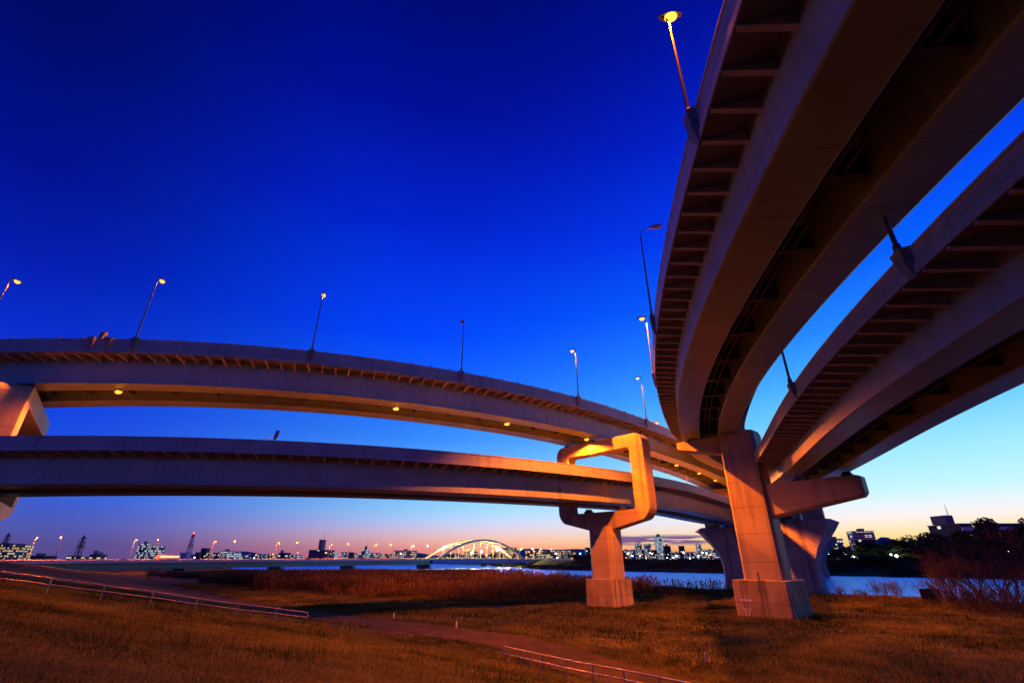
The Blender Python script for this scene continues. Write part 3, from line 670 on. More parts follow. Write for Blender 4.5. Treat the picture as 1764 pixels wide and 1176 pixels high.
for s in (8,60,112,164,236,372,440):
    q=bp(s); gz0=gz(q.x,q.y)
    mb=MB(); mb.loft([[Vector((q.x,q.y,z))+BN*x+BD*y for x,y in ((-7,-1.2),(7,-1.2),(7,1.2),(-7,1.2))] for z in (min(gz0,-3)-1,q.z-3.35)]); mb.build('bridge_pier',M['rpier'],rb)
# arch
ab=thing('arch_bridge','pale green tied arch spanning the far road bridge, lit yellow at its feet','arch',bp(244))
rise=15.8; s0,s1=244,367
def archp(s,o): u=(s-s0)/(s1-s0); return bp(s,o,0)*1+ZU*(rise*4*u*(1-u)+.2)
for o in (-7.2,7.2):
    S=np.linspace(s0,s1,33); rings=[]
    for s in S:
        c=archp(s,o); du=(s1-s0); sl=rise*4*(1-2*(s-s0)/du)/du; t=(BD+ZU*sl).normalized(); nn=BN.cross(t)
        rings.append([c+BN*a*.45+nn*b*.75 for a,b in ((-1,-1),(1,-1),(1,1),(-1,1))])
    MB().loft(rings).build('arch_rib',M['archp'],ab)
    for s in np.linspace(s0,s1,13)[1:-1]:
        MB().tube([bp(s,o,.1),archp(s,o)],.17,6).build('hanger',M['archp'],ab)
for s in np.linspace(s0,s1,13)[3:-3]:
    MB().tube([archp(s,-7.2),archp(s,7.2)],.28,6).build('cross_brace',M['archp'],ab)
# lamps of the road bridge (two rows)
k=0
for i,s in enumerate(np.arange(0,420,38)):
    for o,row in ((6.9,'near'),(-6.9,'far')):
        w_={0:'first',1:'second',2:'third',3:'fourth',4:'fifth',5:'sixth',6:'seventh',7:'eighth',8:'ninth',9:'tenth',10:'eleventh',11:'twelfth'}[i]
        street_lamp(bp(s+(6 if o>0 else 0),o),BN*(-1 if o>0 else 1),10.2,'lit road bridge lamp, %s from the left in the %s row'%(w_,row),True,1.5,P_FAR if i<6 else P_FAR*.9,'lamps along the far road bridge',size=1.5,r=.13,color=SODIUM if i<6 else (1,.72,.28))
# floodlights round the far arch and along the far bank
FL=[(806,946,470,'sodw','left foot of the arch'),(811,952,480,'wht','under the arch, left of its middle'),(829,949,490,'wht','under the middle of the arch'),(838,955,500,'sodw','under the arch, right of its middle'),(856,947,505,'wht','under the right half of the arch'),(868,949,515,'sodw','right foot of the arch'),(921,949,640,'sodw','before the second apartment row'),(1000,953,600,'wht','left of the portal pier column'),(1020,951,610,'sodw','touching the portal pier column'),(1090,957,620,'wht','right of the portal pier column'),(1113,961,630,'sodw','below the slim tower pair'),(1124,953,640,'wht','left of the bright white tower'),(1166,957,650,'wht','right of the bright white tower'),(1179,951,660,'wht','tall one right of the bright white tower'),(1203,958,560,'wht','broad bright one left of the flared pier'),(1212,951,570,'wht','at the left edge of the flared pier'),(1428,954,330,'wht','at the right edge of the flared pier'),(1457.6,953.8,300,'wht','below the flat topped pale block'),(1470.7,959,290,'wht','low, right of the flat topped pale block'),(1537,953.8,300,'wht','below the balcony tower, left of two'),(1546,957.8,290,'wht','below the balcony tower, right of two'),(1571,953,305,'wht','between the two rounded dark trees'),(1742,952,250,'wht','low before the long dark building')]
for px,py,d_,ln,lb in FL:
    x=xat(px,d_); z=zat(py,d_); g0=gz(x,d_)
    if abs(d_-225)<1: continue
    near_b=ln; zb0=g0
    rt=thing('floodlight','bright floodlight on a pole %s'%lb,'floodlight',(x,d_,zb0),0,'floodlights along the far bank')
    MB().tube([(x,d_,zb0),(x,d_,z-.2)],[.14,.10],6).build('pole',M['pole'],rt)
    hs=MB().box((x,d_+.25,z+.25),(1.3,.5,.5)).build('housing',M['head'],rt)
    sz=.9+.6*random.random()
    MB().ball((x,d_-.1,z),(sz*.75,.3,sz*.6),10,6).build('lens',M[ln],hs,smooth=True)
    add_light(rt,(0,-1.2,z-zb0-.6),1500 if ln=='wht' else 7000,WHITE if ln=='wht' else SODIUM,.3)
tl=None; gl=random.Random(5)
for k in range(44):          # small lights strung along the far shore
    px=[gl.uniform(330,700),gl.uniform(870,1010),gl.uniform(1075,1240),gl.uniform(1075,1240)][k%4]; d_=gl.uniform(560,700); x=xat(px,d_); g0=gz(x,d_); z=zat(gl.uniform(950,962.3),d_); z=max(z,g0+1.5)
    warm=gl.random()<.62
    rt=thing('shore_lamp','tiny warm lamp among the lights strung along the far shore' if warm else 'tiny white lamp among the lights strung along the far shore','lamp',(x,d_,g0),0,'tiny warm lamps along the far shore' if warm else 'tiny white lamps along the far shore')
    MB().tube([(x,d_,g0),(x,d_,z)],[.12,.08],5).build('pole',M['pole'],rt)
    s_=gl.uniform(.45,.95); MB().ball((x,d_,z+.2),(s_,s_,s_*.8),8,6).build('lens',M['sod' if warm else 'wht'],rt,smooth=True)
# ------------------------------------------------------------------ vehicles on the far bridge
M['carpaint']=noisemat('car_paint',(.55,.55,.56),(.6,.6,.6),1,.25); M['carglass']=noisemat('car_glass',(.02,.02,.025),(.03,.03,.035),1,.1)
M['tyre']=noisemat('tyre_rubber',(.02,.02,.02),(.03,.03,.03),3,.9); M['headl']=emat('headlight',(1,.93,.8),25); M['taill']=emat('tail_light',(1,.05,.02),8)
M['busp']=noisemat('bus_paint',(.55,.30,.12),(.6,.34,.14),1,.35); M['lit']=emat('lit_window',(1,.75,.4),1.2)
def car(label):
    rt=thing('car',label,'car',(0,0,0),0,'cars on the far road bridge')
    X_,Y_,Z_=Vector((1,0,0)),Vector((0,1,0)),ZU
    b=[(-2.1,.35),(2.1,.35),(2.15,.7),(1.3,.92),(-1.9,.95),(-2.15,.75)]
    MB().prism([Vector((x,0,z)) for x,z in b],Y_*-.84,Y_*.84).build('body',M['carpaint'],rt,world=False,bevel=.06)
    c=[(-1.75,.93),(1.0,.93),(.35,1.42),(-1.25,1.45)]
    MB().prism([Vector((x,0,z)) for x,z in c],Y_*-.70,Y_*.70).build('cabin',M['carglass'],rt,world=False,bevel=.05)
    for x in (-1.3,1.3):
        for y in (-.8,.8):
            MB().tube([(x,y-.1,.32),(x,y+.1,.32)],.32,12).build('wheel',M['tyre'],rt,world=False)
    for y in (-.6,.6):
        MB().ball((2.1,y,.68),(.12,.2,.13),8,5).build('headlight',M['headl'],rt,world=False)
        MB().ball((-2.12,y,.76),(.07,.2,.10),8,5).build('tail_light',M['taill'],rt,world=False)
    return rt
proto=None
ang=math.atan2(BD.y,BD.x)
CARS=[(12,2.2,1,'car at the left end of the far road bridge'),(34,-2.2,0,'oncoming car, second from the left on the far road bridge'),(66,2.2,1,'car before the third pair of bridge lamps'),(97,-2.2,0,'oncoming car near the red and white mast on the far road bridge'),(131,2.2,1,'car in the middle of the green girder spans'),(176,-2.2,0,'oncoming car just left of the arch'),(225,2.2,1,'car at the left foot of the arch'),(300,-2.2,0,'oncoming car under the arch'),(395,2.2,1,'car on the far road bridge right of the arch')]
for s,o,fw,lb in CARS:
    c=car(lb) if proto is None else dup(proto)
    proto=proto or c
    c['label']=lb; q=bp(s,o,.02); c.location=q; c.rotation_euler=(0,0,ang+(0 if fw else math.pi))
q=bp(52,2.0,.02); rt=thing('bus','orange bus on the far road bridge, second pair of lamps from the left','bus',q,ang)
Y_=Vector((0,1,0))
MB().box((0,0,1.75),(10.2,2.4,2.7)).build('body',M['busp'],rt,world=False,bevel=.15)
for y in (-1.215,1.215): MB().box((0,y,2.2),(9.0,.03,.95)).build('window',M['lit'],rt,world=False)
for x in (-3.2,3.2):
    for y in (-1.1,1.1): MB().tube([(x,y-.15,.48),(x,y+.15,.48)],.48,12).build('wheel',M['tyre'],rt,world=False)
for y in (-.9,.9): MB().ball((5.1,y,.8),(.1,.2,.15),8,5).build('headlight',M['headl'],rt,world=False)

# ------------------------------------------------------------------ skyline
def facade(name,wall,litc,thr,cell,em,fill=(.12,.88,.3,.85)):
    m,t,b=newmat(name); n=t.nodes; l=t.links
    def mt(op,a,bb=None):
        x=n.new('ShaderNodeMath'); x.operation=op
        for i,v in enumerate((a,bb)):
            if v is None: continue
            if isinstance(v,(int,float)): x.inputs[i].default_value=v
            else: l.new(v,x.inputs[i])
        return x.outputs[0]
    tc=n.new('ShaderNodeTexCoord'); sp=n.new('ShaderNodeSeparateXYZ'); l.new(tc.outputs['UV'],sp.inputs[0])
    oi=n.new('ShaderNodeObjectInfo')
    u=mt('DIVIDE',sp.outputs[0],cell[0]); v=mt('DIVIDE',sp.outputs[1],cell[1])
    cb=n.new('ShaderNodeCombineXYZ'); l.new(mt('FLOOR',u),cb.inputs[0]); l.new(mt('FLOOR',v),cb.inputs[1]); l.new(mt('MULTIPLY',oi.outputs['Random'],91.7),cb.inputs[2])
    wn=n.new('ShaderNodeTexWhiteNoise'); wn.noise_dimensions='3D'; l.new(cb.outputs[0],wn.inputs['Vector'])
    fu,fv=mt('FRACT',u),mt('FRACT',v)
    mask=mt('MULTIPLY',mt('MULTIPLY',mt('GREATER_THAN',fu,fill[0]),mt('LESS_THAN',fu,fill[1])),mt('MULTIPLY',mt('GREATER_THAN',fv,fill[2]),mt('LESS_THAN',fv,fill[3])))
    lit=mt('GREATER_THAN',wn.outputs['Value'],thr); br=mt('ADD',mt('MULTIPLY',wn.outputs['Value'],.9),.2)
    hue=n.new('ShaderNodeMix'); hue.data_type='RGBA'; sc2=n.new('ShaderNodeSeparateColor'); l.new(wn.outputs['Color'],sc2.inputs[0]); l.new(sc2.outputs[1],hue.inputs[0])
    hue.inputs[6].default_value=(*litc[0],1); hue.inputs[7].default_value=(*litc[1],1)
    l.new(hue.outputs[2],b.inputs['Emission Color']); l.new(mt('MULTIPLY',mt('MULTIPLY',mask,lit),mt('MULTIPLY',br,em)),b.inputs['Emission Strength'])
    wl=n.new('ShaderNodeMix'); wl.data_type='RGBA'; l.new(mask,wl.inputs[0]); wl.inputs[6].default_value=(*wall,1); wl.inputs[7].default_value=(.03,.035,.045,1); l.new(wl.outputs[2],b.inputs['Base Color'])
    b.inputs['Roughness'].default_value=.7
    return m
CRM=((1,.62,.22),(1,.80,.45)); WHI=((.75,.95,1),(1,.9,.7)); COOL=((.55,.8,1),(.9,1,1))
M['apt']=facade('apartment_facade',(.22,.20,.18),CRM,.4,(2.7,2.9),.9)
M['aptdim']=facade('dim_apartment_facade',(.16,.15,.17),CRM,.74,(3.6,3.0),1.0)
M['off']=facade('office_facade',(.20,.22,.26),WHI,.5,(2.6,3.2),.8)
M['cool']=facade('bright_office_facade',(.30,.34,.40),COOL,.2,(2.4,3.2),1.1)
M['sil']=facade('dark_block_facade',(.055,.05,.06),WHI,.93,(3.6,3.2),.9)
M['roofg']=noisemat('roof_grey',(.12,.12,.14),(.18,.18,.2),.2,.8)
def bldg(x0,x1,top,d_,sty,label,rot=0,roof=None,ant=None,balc=0,depth=None,name='building'):
    xa,xb=xat(x0,d_),xat(x1,d_); w_=xb-xa; cx=(xa+xb)/2; g0=gz(cx,d_)-.5; H=zat(top,d_)-g0; dp=depth or min(w_,26)
    rt=thing(name,label,'building',(cx,d_+dp/2,g0),R(rot),'buildings of the far skyline')
    hx,hy=w_/2/ (abs(math.cos(R(rot)))+.35*abs(math.sin(R(rot)))),dp/2
    V=[(-hx,-hy,0),(hx,-hy,0),(hx,hy,0),(-hx,hy,0),(-hx,-hy,H),(hx,-hy,H),(hx,hy,H),(-hx,hy,H)]
    fs=[(0,1,5,4),(1,2,6,5),(2,3,7,6),(3,0,4,7)]; uv=[[(0,0),(2*l_,0),(2*l_,H),(0,H)] for l_ in (hx,hy,hx,hy)]
    mb=MB(); mb.add(V,fs,uv); mb.build('wall',M[sty],rt,world=False)
    mb=MB(); mb.box((0,0,H+.2),(2*hx+.5,2*hy+.5,.5)); rf=mb.build('roof',M['roofg'],rt,world=False)
    if roof:
        for (a,b2,h_) in roof:
            mb=MB(); mb.box((hx*(a+b2),0,H+.45+h_/2),(hx*2*(b2-a)/1.0/1.0 if False else max(1.5,hx*abs(b2-a)),hy*.9,h_)); mb.build('roof_box',M['roofg'],rf,world=False)
    if ant: MB().tube([(hx*ant[0],0,H+.4),(hx*ant[0],0,H+.4+ant[1])],[.35,.12],5).build('antenna',M['dark'],rf,world=False)
    if balc:
        n=int(balc)
        for k in range(n):
            z=H*(k+.6)/n; MB().box((-hx*.05,-hy-.7,z),(hx*1.9,1.4,H/n*.30)).build('balcony',M['barrier'],rt,world=False)
    return rt
BL=[
(-12,13,936,620,'apt','cream lit apartment tower cut by the left photo edge',-10,None,None,0),
(15,34,939,660,'apt','slim lit apartment block, second from the left edge',12,None,None,0),
(44,72,957,700,'sil','long low dark block beside the left bridge lamps',0,[(-.3,.1,3)],None,0),
(113,127,957,720,'sil','low dark building at the foot of the pylon',0,None,None,0),
(129,145,959,690,'aptdim','low dim building right of the pylon',0,None,None,0),
(152,169,955,730,'aptdim','low block with two roof boxes left of the twin towers',0,[(-.5,-.2,5),(.1,.3,3)],None,0),
(229,244,936,800,'off','left one of two tall lit towers, the broader and taller',18,[(-.2,.3,3)],None,0),
(250,267,940,820,'off','right one of two tall lit towers, the shorter',-14,None,None,0),
(296,312,956,900,'sil','small dark block with red beacon left of the mast',0,None,(.1,9),0),
(334,341,951,860,'sil','dark narrow block just right of the mast',0,None,None,0),
(342,352,944,870,'sil','black square topped block right of the mast',0,None,None,0),
(353,377,952,840,'apt','long cream lit block right of the black square one',0,None,None,0),
(378,393,949,910,'cool','bright white lit mall with stepped roof, left part',0,[(-.4,.2,3)],None,0),
(395,407,951,880,'cool','bright violet white lit hall next to the mall',0,None,None,0),
(408,422,955,900,'off','low pale lit row right of the bright halls',0,None,None,0),
(424,449,954,860,'off','wide low lit building before the fifth bridge lamps',0,None,None,0),
(450,470,955,930,'apt','low cream building left of the dark small towers',0,None,None,0),
(478,493,952,840,'sil','pair of dark small towers by the sixth bridge lamps',0,[(-.5,-.2,4)],None,0),
(500,516,956,900,'off','low lit block between the small and the big dark towers',0,None,None,0),
(530,563,947,700,'sil','big black tower block with high penthouse and antenna',0,[(-.25,.15,13)],(0,24),0),
(565,577,953,820,'cool','bright small white building right of the black tower block',0,None,None,0),
(585,596,951,840,'off','small pale tower right of the black tower block',0,None,None,0),
(599,607,951,860,'sil','narrow dark tower left of the stepped white building',0,None,None,0),
(611,627,953,880,'off','low white building at the foot of the stepped tower',0,None,None,0),
(621,633,947,900,'cool','stepped bright white tower with roof mast',0,[(-.3,.2,6)],(.1,14),0),
(636,650,952,870,'off','pale office block right of the stepped white tower',0,None,None,0),
(650,676,954,820,'apt','low wide apartment row left of the yellow lit block',0,None,None,0),
(677,712,948,760,'apt','large yellow lit apartment block left of the arch',0,[(-.1,.1,2)],None,7),
(713,727,957,800,'sil','low dark annex sloping down right of the yellow block',0,None,None,0),
(765,790,953,900,'aptdim','dim block seen through the left of the arch',0,None,None,0),
(800,822,950,880,'apt','cream block seen through the middle of the arch',0,None,None,0),
(842,860,951,920,'aptdim','dim block seen through the right of the arch',0,None,None,0),
(866,890,943,800,'apt','tall cream lit block at the right foot of the arch',0,None,None,0),
(905,922,948,820,'aptdim','first block of the long apartment row right of the arch',0,None,None,0),
(925,939,948,840,'apt','second block of the long apartment row right of the arch',0,None,None,0),
(941,957,948,860,'aptdim','third block of the long apartment row right of the arch',0,None,None,0),
(961,976,948,830,'apt','striped cream block left of the portal pier, left one',0,None,None,0),
(978,992,947,850,'apt','striped cream block left of the portal pier, right one',0,None,None,0),
(1010,1021,943,900,'sil','grey block touching the portal pier column',0,None,None,0),
(1074,1082,946,1000,'sil','dark block just right of the portal pier column',0,None,None,0),
(1085,1092,948,1080,'off','low lit block second right of the portal pier',0,None,None,0),
(1098,1108,934,1150,'off','slim tall tower left of the bright white tower, first of two',0,None,(0,6),0),
(1114,1124,936,1200,'off','slim tall tower left of the bright white tower, second of two',0,None,None,0),
(1125,1133,947,1100,'sil','dark low block at the left foot of the bright white tower',0,None,None,0),
(1134,1147,924,1300,'cool','tallest bright white glass tower of the skyline',0,[(-.35,.35,6)],(.2,10),0),
(1148,1158,940,1180,'sil','dark block at the right of the bright white tower',0,[(-.2,.2,4)],None,0),
(1160,1172,950,1050,'off','low lit block between dark block and black slab',0,None,None,0),
(1174,1182,940,1120,'sil','black curved slab tower in the right skyline',0,None,None,0),
(1184,1200,952,1000,'off','wide low lit works left of the flared river pier',0,None,None,0),
(1204,1212,937,1090,'cool','thin white tower beside the flared river pier',0,None,(0,5),0),
(1213,1240,946,980,'off','office block partly behind the flared river pier',0,None,None,0),
(1441,1461,928,520,'off','flat topped pale block just right of the flared piers',0,[(-.3,.3,2)],None,0),
(1489,1524,915,400,'off','balcony tower with lit floors above the dark right trees',-20,[(-.2,.3,2)],None,9),
(1485,1492,936,430,'sil','small dark block at the left foot of the balcony tower',0,None,None,0),
(1676,1790,902,330,'sil','long dark institution building at the right edge with penthouse and mast',0,[(-.62,-.35,5.5)],(-.72,13),3),
]
for (x0,x1,top,d_,sty,lab,rot,roof,ant,balc) in BL: bldg(x0,x1,top,d_,sty,lab,rot,roof,ant,balc)
# lit rooftop sign, mast, pylons
x=xat(1649,345); zc=zat(939,345); M['signw']=emat('lit_sign',(.85,1,.98),3)
rt=thing('lit_sign','small bright white lit sign left of the long dark building','sign',(x,345,gz(x,345)))
MB().box((x,345,zc),(4.2,.4,2.0)).build('panel',M['signw'],rt); MB().tube([(x,345.3,gz(x,345)),(x,345.3,zc-.9)],.2,6).build('post',M['pole'],rt)
M['red']=noisemat('mast_red',(.45,.05,.04),(.5,.07,.05),1,.6); M['whitep']=noisemat('mast_white',(.6,.58,.58),(.65,.63,.63),1,.6)
d_=760; x=xat(322,d_); g0=gz(x,d_); tp=zat(919,d_); H=tp-g0
rt=thing('lattice_mast','red and white striped lattice mast with blue lit lower body','mast',(x,d_,g0))
for k in range(7):
    a,b_=H*(k/7),H*((k+1)/7); wa,wb=4.2*(1-.78*k/7),4.2*(1-.78*(k+1)/7); mb=MB(); mt_=M['red'] if k%2==0 else M['whitep']
    for i,(p1,p2) in enumerate((((-1,-1),(1,-1)),((1,-1),(1,1)),((1,1),(-1,1)),((-1,1),(-1,-1)))):
        A=Vector((x+p1[0]*wa,d_+p1[1]*wa,g0+a)); B=Vector((x+p1[0]*wb,d_+p1[1]*wb,g0+b_)); C2=Vector((x+p2[0]*wb,d_+p2[1]*wb,g0+b_)); D2=Vector((x+p2[0]*wa,d_+p2[1]*wa,g0+a))
        mb.tube([A,B],.42,4); mb.tube([A,C2],.24,4); mb.tube([D2,B],.24,4); mb.tube([B,C2],.24,4)
    mb.build('mast_section',mt_,rt)
M['beacon']=emat('red_beacon',(1,.05,.03),12)
MB().ball((x,d_,tp+.8),(.9,.9,.9),8,6).build('beacon',M['beacon'],rt)
mb=MB(); mb.box((x-1,d_-6,g0+9),(11,8,18)); mb.build('base_building',M['cool'],rt)
def pylon(px,top,d_,label):
    x=xat(px,d_); g0=gz(x,d_); H=zat(top,d_)-g0; rt=thing('power_pylon',label,'pylon',(x,d_,g0),0,'power pylons')
    mb=MB(); prev=None
    for k in range(9):
        h=H*k/8; w_=H*.10*(1-k/8)**1.3+.5; c=[Vector((x+a*w_,d_+b*w_,g0+h)) for a,b in ((-1,-1),(1,-1),(1,1),(-1,1))]
        if prev:
            for i in range(4):
                mb.tube([prev[i],c[i]],.35,4); mb.tube([prev[i],c[(i+1)%4]],.2,4); mb.tube([c[i],c[(i+1)%4]],.2,4)
        prev=c
    mb.build('tower',M['dark'],rt)
    for f,l_ in ((.62,.17),(.76,.15),(.90,.13)):
        L_=H*l_; mb=MB(); z=g0+H*f
        for s in (-1,1): mb.tube([(x,d_,z+1.2),(x+s*L_,d_,z)],[.4,.2],4); mb.tube([(x,d_,z-.6),(x+s*L_,d_,z)],[.35,.2],4); mb.tube([(x+s*L_,d_,z),(x+s*L_,d_,z-2.5)],.25,4)
        mb.build('cross_arm',M['dark'],rt)
pylon(131,922,620,'dark lattice power pylon standing left on the far skyline')
pylon(-3,918,640,'power pylon cut by the left photo edge')
# distant hills
hx=np.linspace(-4200,9000,140); hr=np.array([ (70+40*math.sin(x*.0011+1)+28*math.sin(x*.0031)+14*math.sin(x*.0083)+ 190*math.exp(-((x-5080)/190)**2)+90*math.exp(-((x-4650)/400)**2)+60*math.exp(-((x-1700)/500)**2)) for x in hx])
V=[];Fq=[]
for i,(x,h) in enumerate(zip(hx,hr)): V+=[(x,6300,0),(x,6900,max(25,h)),(x,7600,0)]
for i in range(len(hx)-1): a=i*3; Fq+=[(a,a+3,a+4,a+1),(a+1,a+4,a+5,a+2)]
M['hill']=noisemat('distant_hill',(.10,.09,.16),(.13,.12,.2),.002,.95)
fast_mesh('hills',V,Fq,M['hill'],'structure',4)
far=MB(); far.add([(-9000,2900,4.5),(12000,2900,4.5),(12000,12000,4.5),(-9000,12000,4.5)],[(0,1,2,3)]); o=far.build('plain',M['ground']); o['kind']='structure'
# ------------------------------------------------------------------ trees on the far bank
def leafmat(name,c1,c2,tr=0):
    m,t,b=newmat(name); n=t.nodes; l=t.links
    a=n.new('ShaderNodeAttribute'); a.attribute_name='rnd'; r=n.new('ShaderNodeValToRGB')
    r.color_ramp.elements[0].color=(*c1,1); r.color_ramp.elements[1].color=(*c2,1); l.new(a.outputs['Fac'],r.inputs[0]); l.new(r.outputs[0],b.inputs['Base Color'])
    b.inputs['Roughness'].default_value=.9; b.inputs['Specular IOR Level'].default_value=.1
    if tr:
        ts=n.new('ShaderNodeBsdfTranslucent'); l.new(r.outputs[0],ts.inputs[0]); mx=n.new('ShaderNodeMixShader'); mx.inputs[0].default_value=tr; l.new(b.outputs[0],mx.inputs[1]); l.new(ts.outputs[0],mx.inputs[2]); l.new(mx.outputs[0],n['Material Output'].inputs[0])
    return m
M['leaf']=leafmat('dark_foliage',(.022,.030,.012),(.06,.07,.03)); M['bark']=noisemat('bark',(.06,.045,.03),(.11,.08,.055),3,.9)
M['twig']=noisemat('bare_twigs',(.045,.03,.016),(.085,.055,.03),3,.9)
M['reed']=leafmat('dry_reeds',(.05,.03,.012),(.19,.115,.042),.35); M['blade']=leafmat('grass_blades',(.02,.03,.006),(.27,.23,.045),.45)
def crown_mesh(seed,n=2600):
    g=np.random.default_rng(seed); k=9; cc=g.normal(0,1,(k,3))*[.42,.42,.26]+[0,0,.62]; rr=g.uniform(.26,.44,k)
    V=[];T=[];A=[]
    pick=g.integers(0,k,n); dirs=g.normal(0,1,(n,3)); dirs/=np.linalg.norm(dirs,axis=1,keepdims=True)
    pos=cc[pick]+dirs*(rr[pick]*g.uniform(.55,1.08,n))[:,None]
    sz=g.uniform(.035,.075,n); a=g.normal(0,1,(n,3)); a/=np.linalg.norm(a,axis=1,keepdims=True); b=np.cross(a,dirs); 
    for i in range(n):
        p=pos[i]; u=a[i]*sz[i]; v=b[i]*sz[i]; o=len(V); V+=[p-u-v*.3,p+u*.2-v,p+u+v*.3,p-u*.2+v]; T+=[(o,o+1,o+2,o+3)]; A+=[float(np.clip(.5+.5*dirs[i,2]*.3+g.normal(0,.22),0,1))]*4
    return V,T,A
def tree(px,top,hw,d_,label,seed,group='dark rounded trees on the far bank'):
    x=xat(px,d_); g0=gz(x,d_)-.2; H=zat(top,d_)-g0; w_=hw/F*d_*1.115
    rt=thing('tree',label,'tree',(x,d_,g0),0,group)
    V,T,A=crown_mesh(seed); V=np.array(V); V[:,:2]*=w_/.78; V[:,2]*=H/1.12
    o=fast_mesh('crown',V,T,M['leaf'],None,4,A); o.parent=rt
    mb=MB(); mb.tube([(0,0,-.3),(0,0,H*.3),(.1*w_,0,H*.6)],[.05*H,.035*H,.015*H],7)
    for a in (0,2,4.2): mb.tube([(0,0,H*.28),(w_*.4*math.cos(a),w_*.4*math.sin(a),H*.58)],[.025*H,.008*H],5)
    mb.build('trunk',M['bark'],rt,world=False)
TR=[(1438,948,20,300,'small dark tree at the right edge of the flared piers'),(1474,945,26,315,'low dark tree below the flat topped pale block'),(1519,932,40,300,'broad rounded dark tree in front of the balcony tower'),(1562,934,27,325,'dark tree between the two broadest rounded trees'),(1598,925,36,295,'tallest rounded dark tree left of the red glow'),(1636,938,24,320,'low dark tree under the red glow'),(1676,921,30,262,'dark tree at the left end of the long building'),(1714,917,34,255,'dark tree covering the middle of the long building'),(1757,912,36,250,'dark tree at the right photo edge before the long building'),(1800,905,36,246,'dark tree just leaving the right photo edge'),
(1500,957,32,262,'dark bush on the bank below the broad rounded tree'),(1552,960,26,258,'dark bush on the bank left of the waterside thicket'),(1604,958,34,254,'dark bush on the bank below the tallest tree'),(1655,950,36,250,'dark bush on the bank below the lit sign'),(1710,952,38,244,'dark bush low before the long building'),
(858,955,14,560,'small tree behind the right foot of the arch'),(1000,956,14,430,'small dark tree at the far bank beside the portal column'),(1030,957,16,440,'dark tree behind the portal pier column')]
for i,(px,top,hw,d_,lb) in enumerate(TR): tree(px,top,hw,d_,lb,100+i)
# ------------------------------------------------------------------ bare shrubs
def shrub_mesh(seed,H,stems,spread,depth=4,fan=3,r0=.05):
    g=random.Random(seed); trunk=MB(); tw=MB()
    def grow(p,dr,ln,r,lv):
        pts=[p]; q=p; dd=dr
        for k in range(3):
            dd=(dd+Vector((g.gauss(0,.13),g.gauss(0,.13),g.gauss(.03,.08)))).normalized(); q=q+dd*ln/3; pts.append(q)
        (trunk if lv==0 else tw).tube(pts,[r,r*.85,r*.7,r*.55],5 if lv==0 else 3)
        if lv<depth:
            for k in range(fan+(1 if g.random()<.4 else 0)):
                i=g.choice((1,2,3,3)); a=g.uniform(0,6.28); tilt=g.uniform(.25,.75)
                nd_=(dd+Vector((math.cos(a),math.sin(a),.25))*tilt).normalized()
                grow(pts[i],nd_,ln*g.uniform(.52,.78),max(r*.55,.009),lv+1)
    for k in range(stems):
        a=g.uniform(0,6.28); grow(Vector((g.gauss(0,.25)*spread,g.gauss(0,.25)*spread,-.1)),Vector((math.cos(a)*.35*spread/1.2,math.sin(a)*.35*spread/1.2,1)).normalized(),H*.42,r0,0)
    return trunk,tw
def shrub(x,y,H,label,seed,stems=5,spread=1.2,depth=4,fan=3,r0=.05,group='bare shrubs along the near waterside',name='bare_shrub',cat='shrub'):
    rt=thing(name,label,cat,(x,y,gz(x,y)),0,group)
    a,b=shrub_mesh(seed,H,stems,spread,depth,fan,r0)
    a.build('stem',M['twig'],rt,world=False); b.build('twigs',M['twig'],rt,world=False)
SH=[(1458,76,2.2,4,'thin bare shrub right of the flared pier, leftmost of the waterside row'),(1486,78,1.8,4,'small bare shrub second in the waterside row'),(1520,77,3.2,7,'bushy bare shrub left of the brown board'),(1548,79,3.0,7,'bushy bare shrub touching the left side of the brown board'),(1606,77,3.0,6,'bare shrub just right of the brown board'),(1632,72,4.2,6,'taller leaning bare shrub two right of the brown board')]
for i,(px,d_,H,st,lb) in enumerate(SH): shrub(xat(px,d_,0),d_,H,lb,40+i,st+2,1.8,3,4,.028)
BT=[(1662,66,7.2,'bare tree at the left of the thicket by the right photo edge'),(1700,69,8.6,'tall bare tree in the middle of the right thicket'),(1738,64,8.0,'bare tree near the right photo edge, before the long building'),(1772,60,8.8,'bare tree at the very edge right of the photo'),(1682,74,7.4,'bare tree second from the left in the right thicket'),(1722,72,9.4,'tallest bare tree of the right thicket, standing behind the others'),(1752,70,9.0,'bare tree second from the right photo edge, behind the edge trees'),(1636,70,5.4,'short bare tree left of the right thicket')]
for i,(px,d_,H,lb) in enumerate(BT): shrub(xat(px,d_,0),d_,H,lb,60+i,5,1.9,4,3,.08,'bare trees in the right thicket','bare_tree','tree')
LB=[(1715,62,3.4,'dense bare bush in the middle of the right thicket foot'),(1760,58,3.6,'dense bare bush at the right photo edge'),(1672,60,3.0,'dense bare bush at the left of the right thicket foot'),(1690,58,3.0,'low bare bush at the foot of the right thicket'),(1735,55,3.2,'low bare bush below the right photo edge trees'),(1655,63,2.6,'low bare bush left of the thicket foot')]
for i,(px,d_,H,lb) in enumerate(LB): shrub(xat(px,d_,0),d_,H,lb,75+i,9,2.2,3,4,.03)
RB=[(897,128,3.6,'brown bush in the reeds right of the arch foot'),(963,122,4.0,'brown bush in the reeds left of the portal pier'),(985,118,3.2,'lower brown bush beside the portal pier footing'),(820,135,2.6,'thin bush at the water below the arch'),(845,130,2.8,'second thin bush at the water below the arch'),(253,150,4.2,'rounded red brown bush under the far road bridge, left one'),(292,146,4.0,'rounded red brown bush under the far road bridge, right one')]
for i,(px,d_,H,lb) in enumerate(RB): shrub(xat(px,d_,0),d_,H,lb,85+i,9,1.8,3,4,.03,'bushes among the reeds','reed_bush')
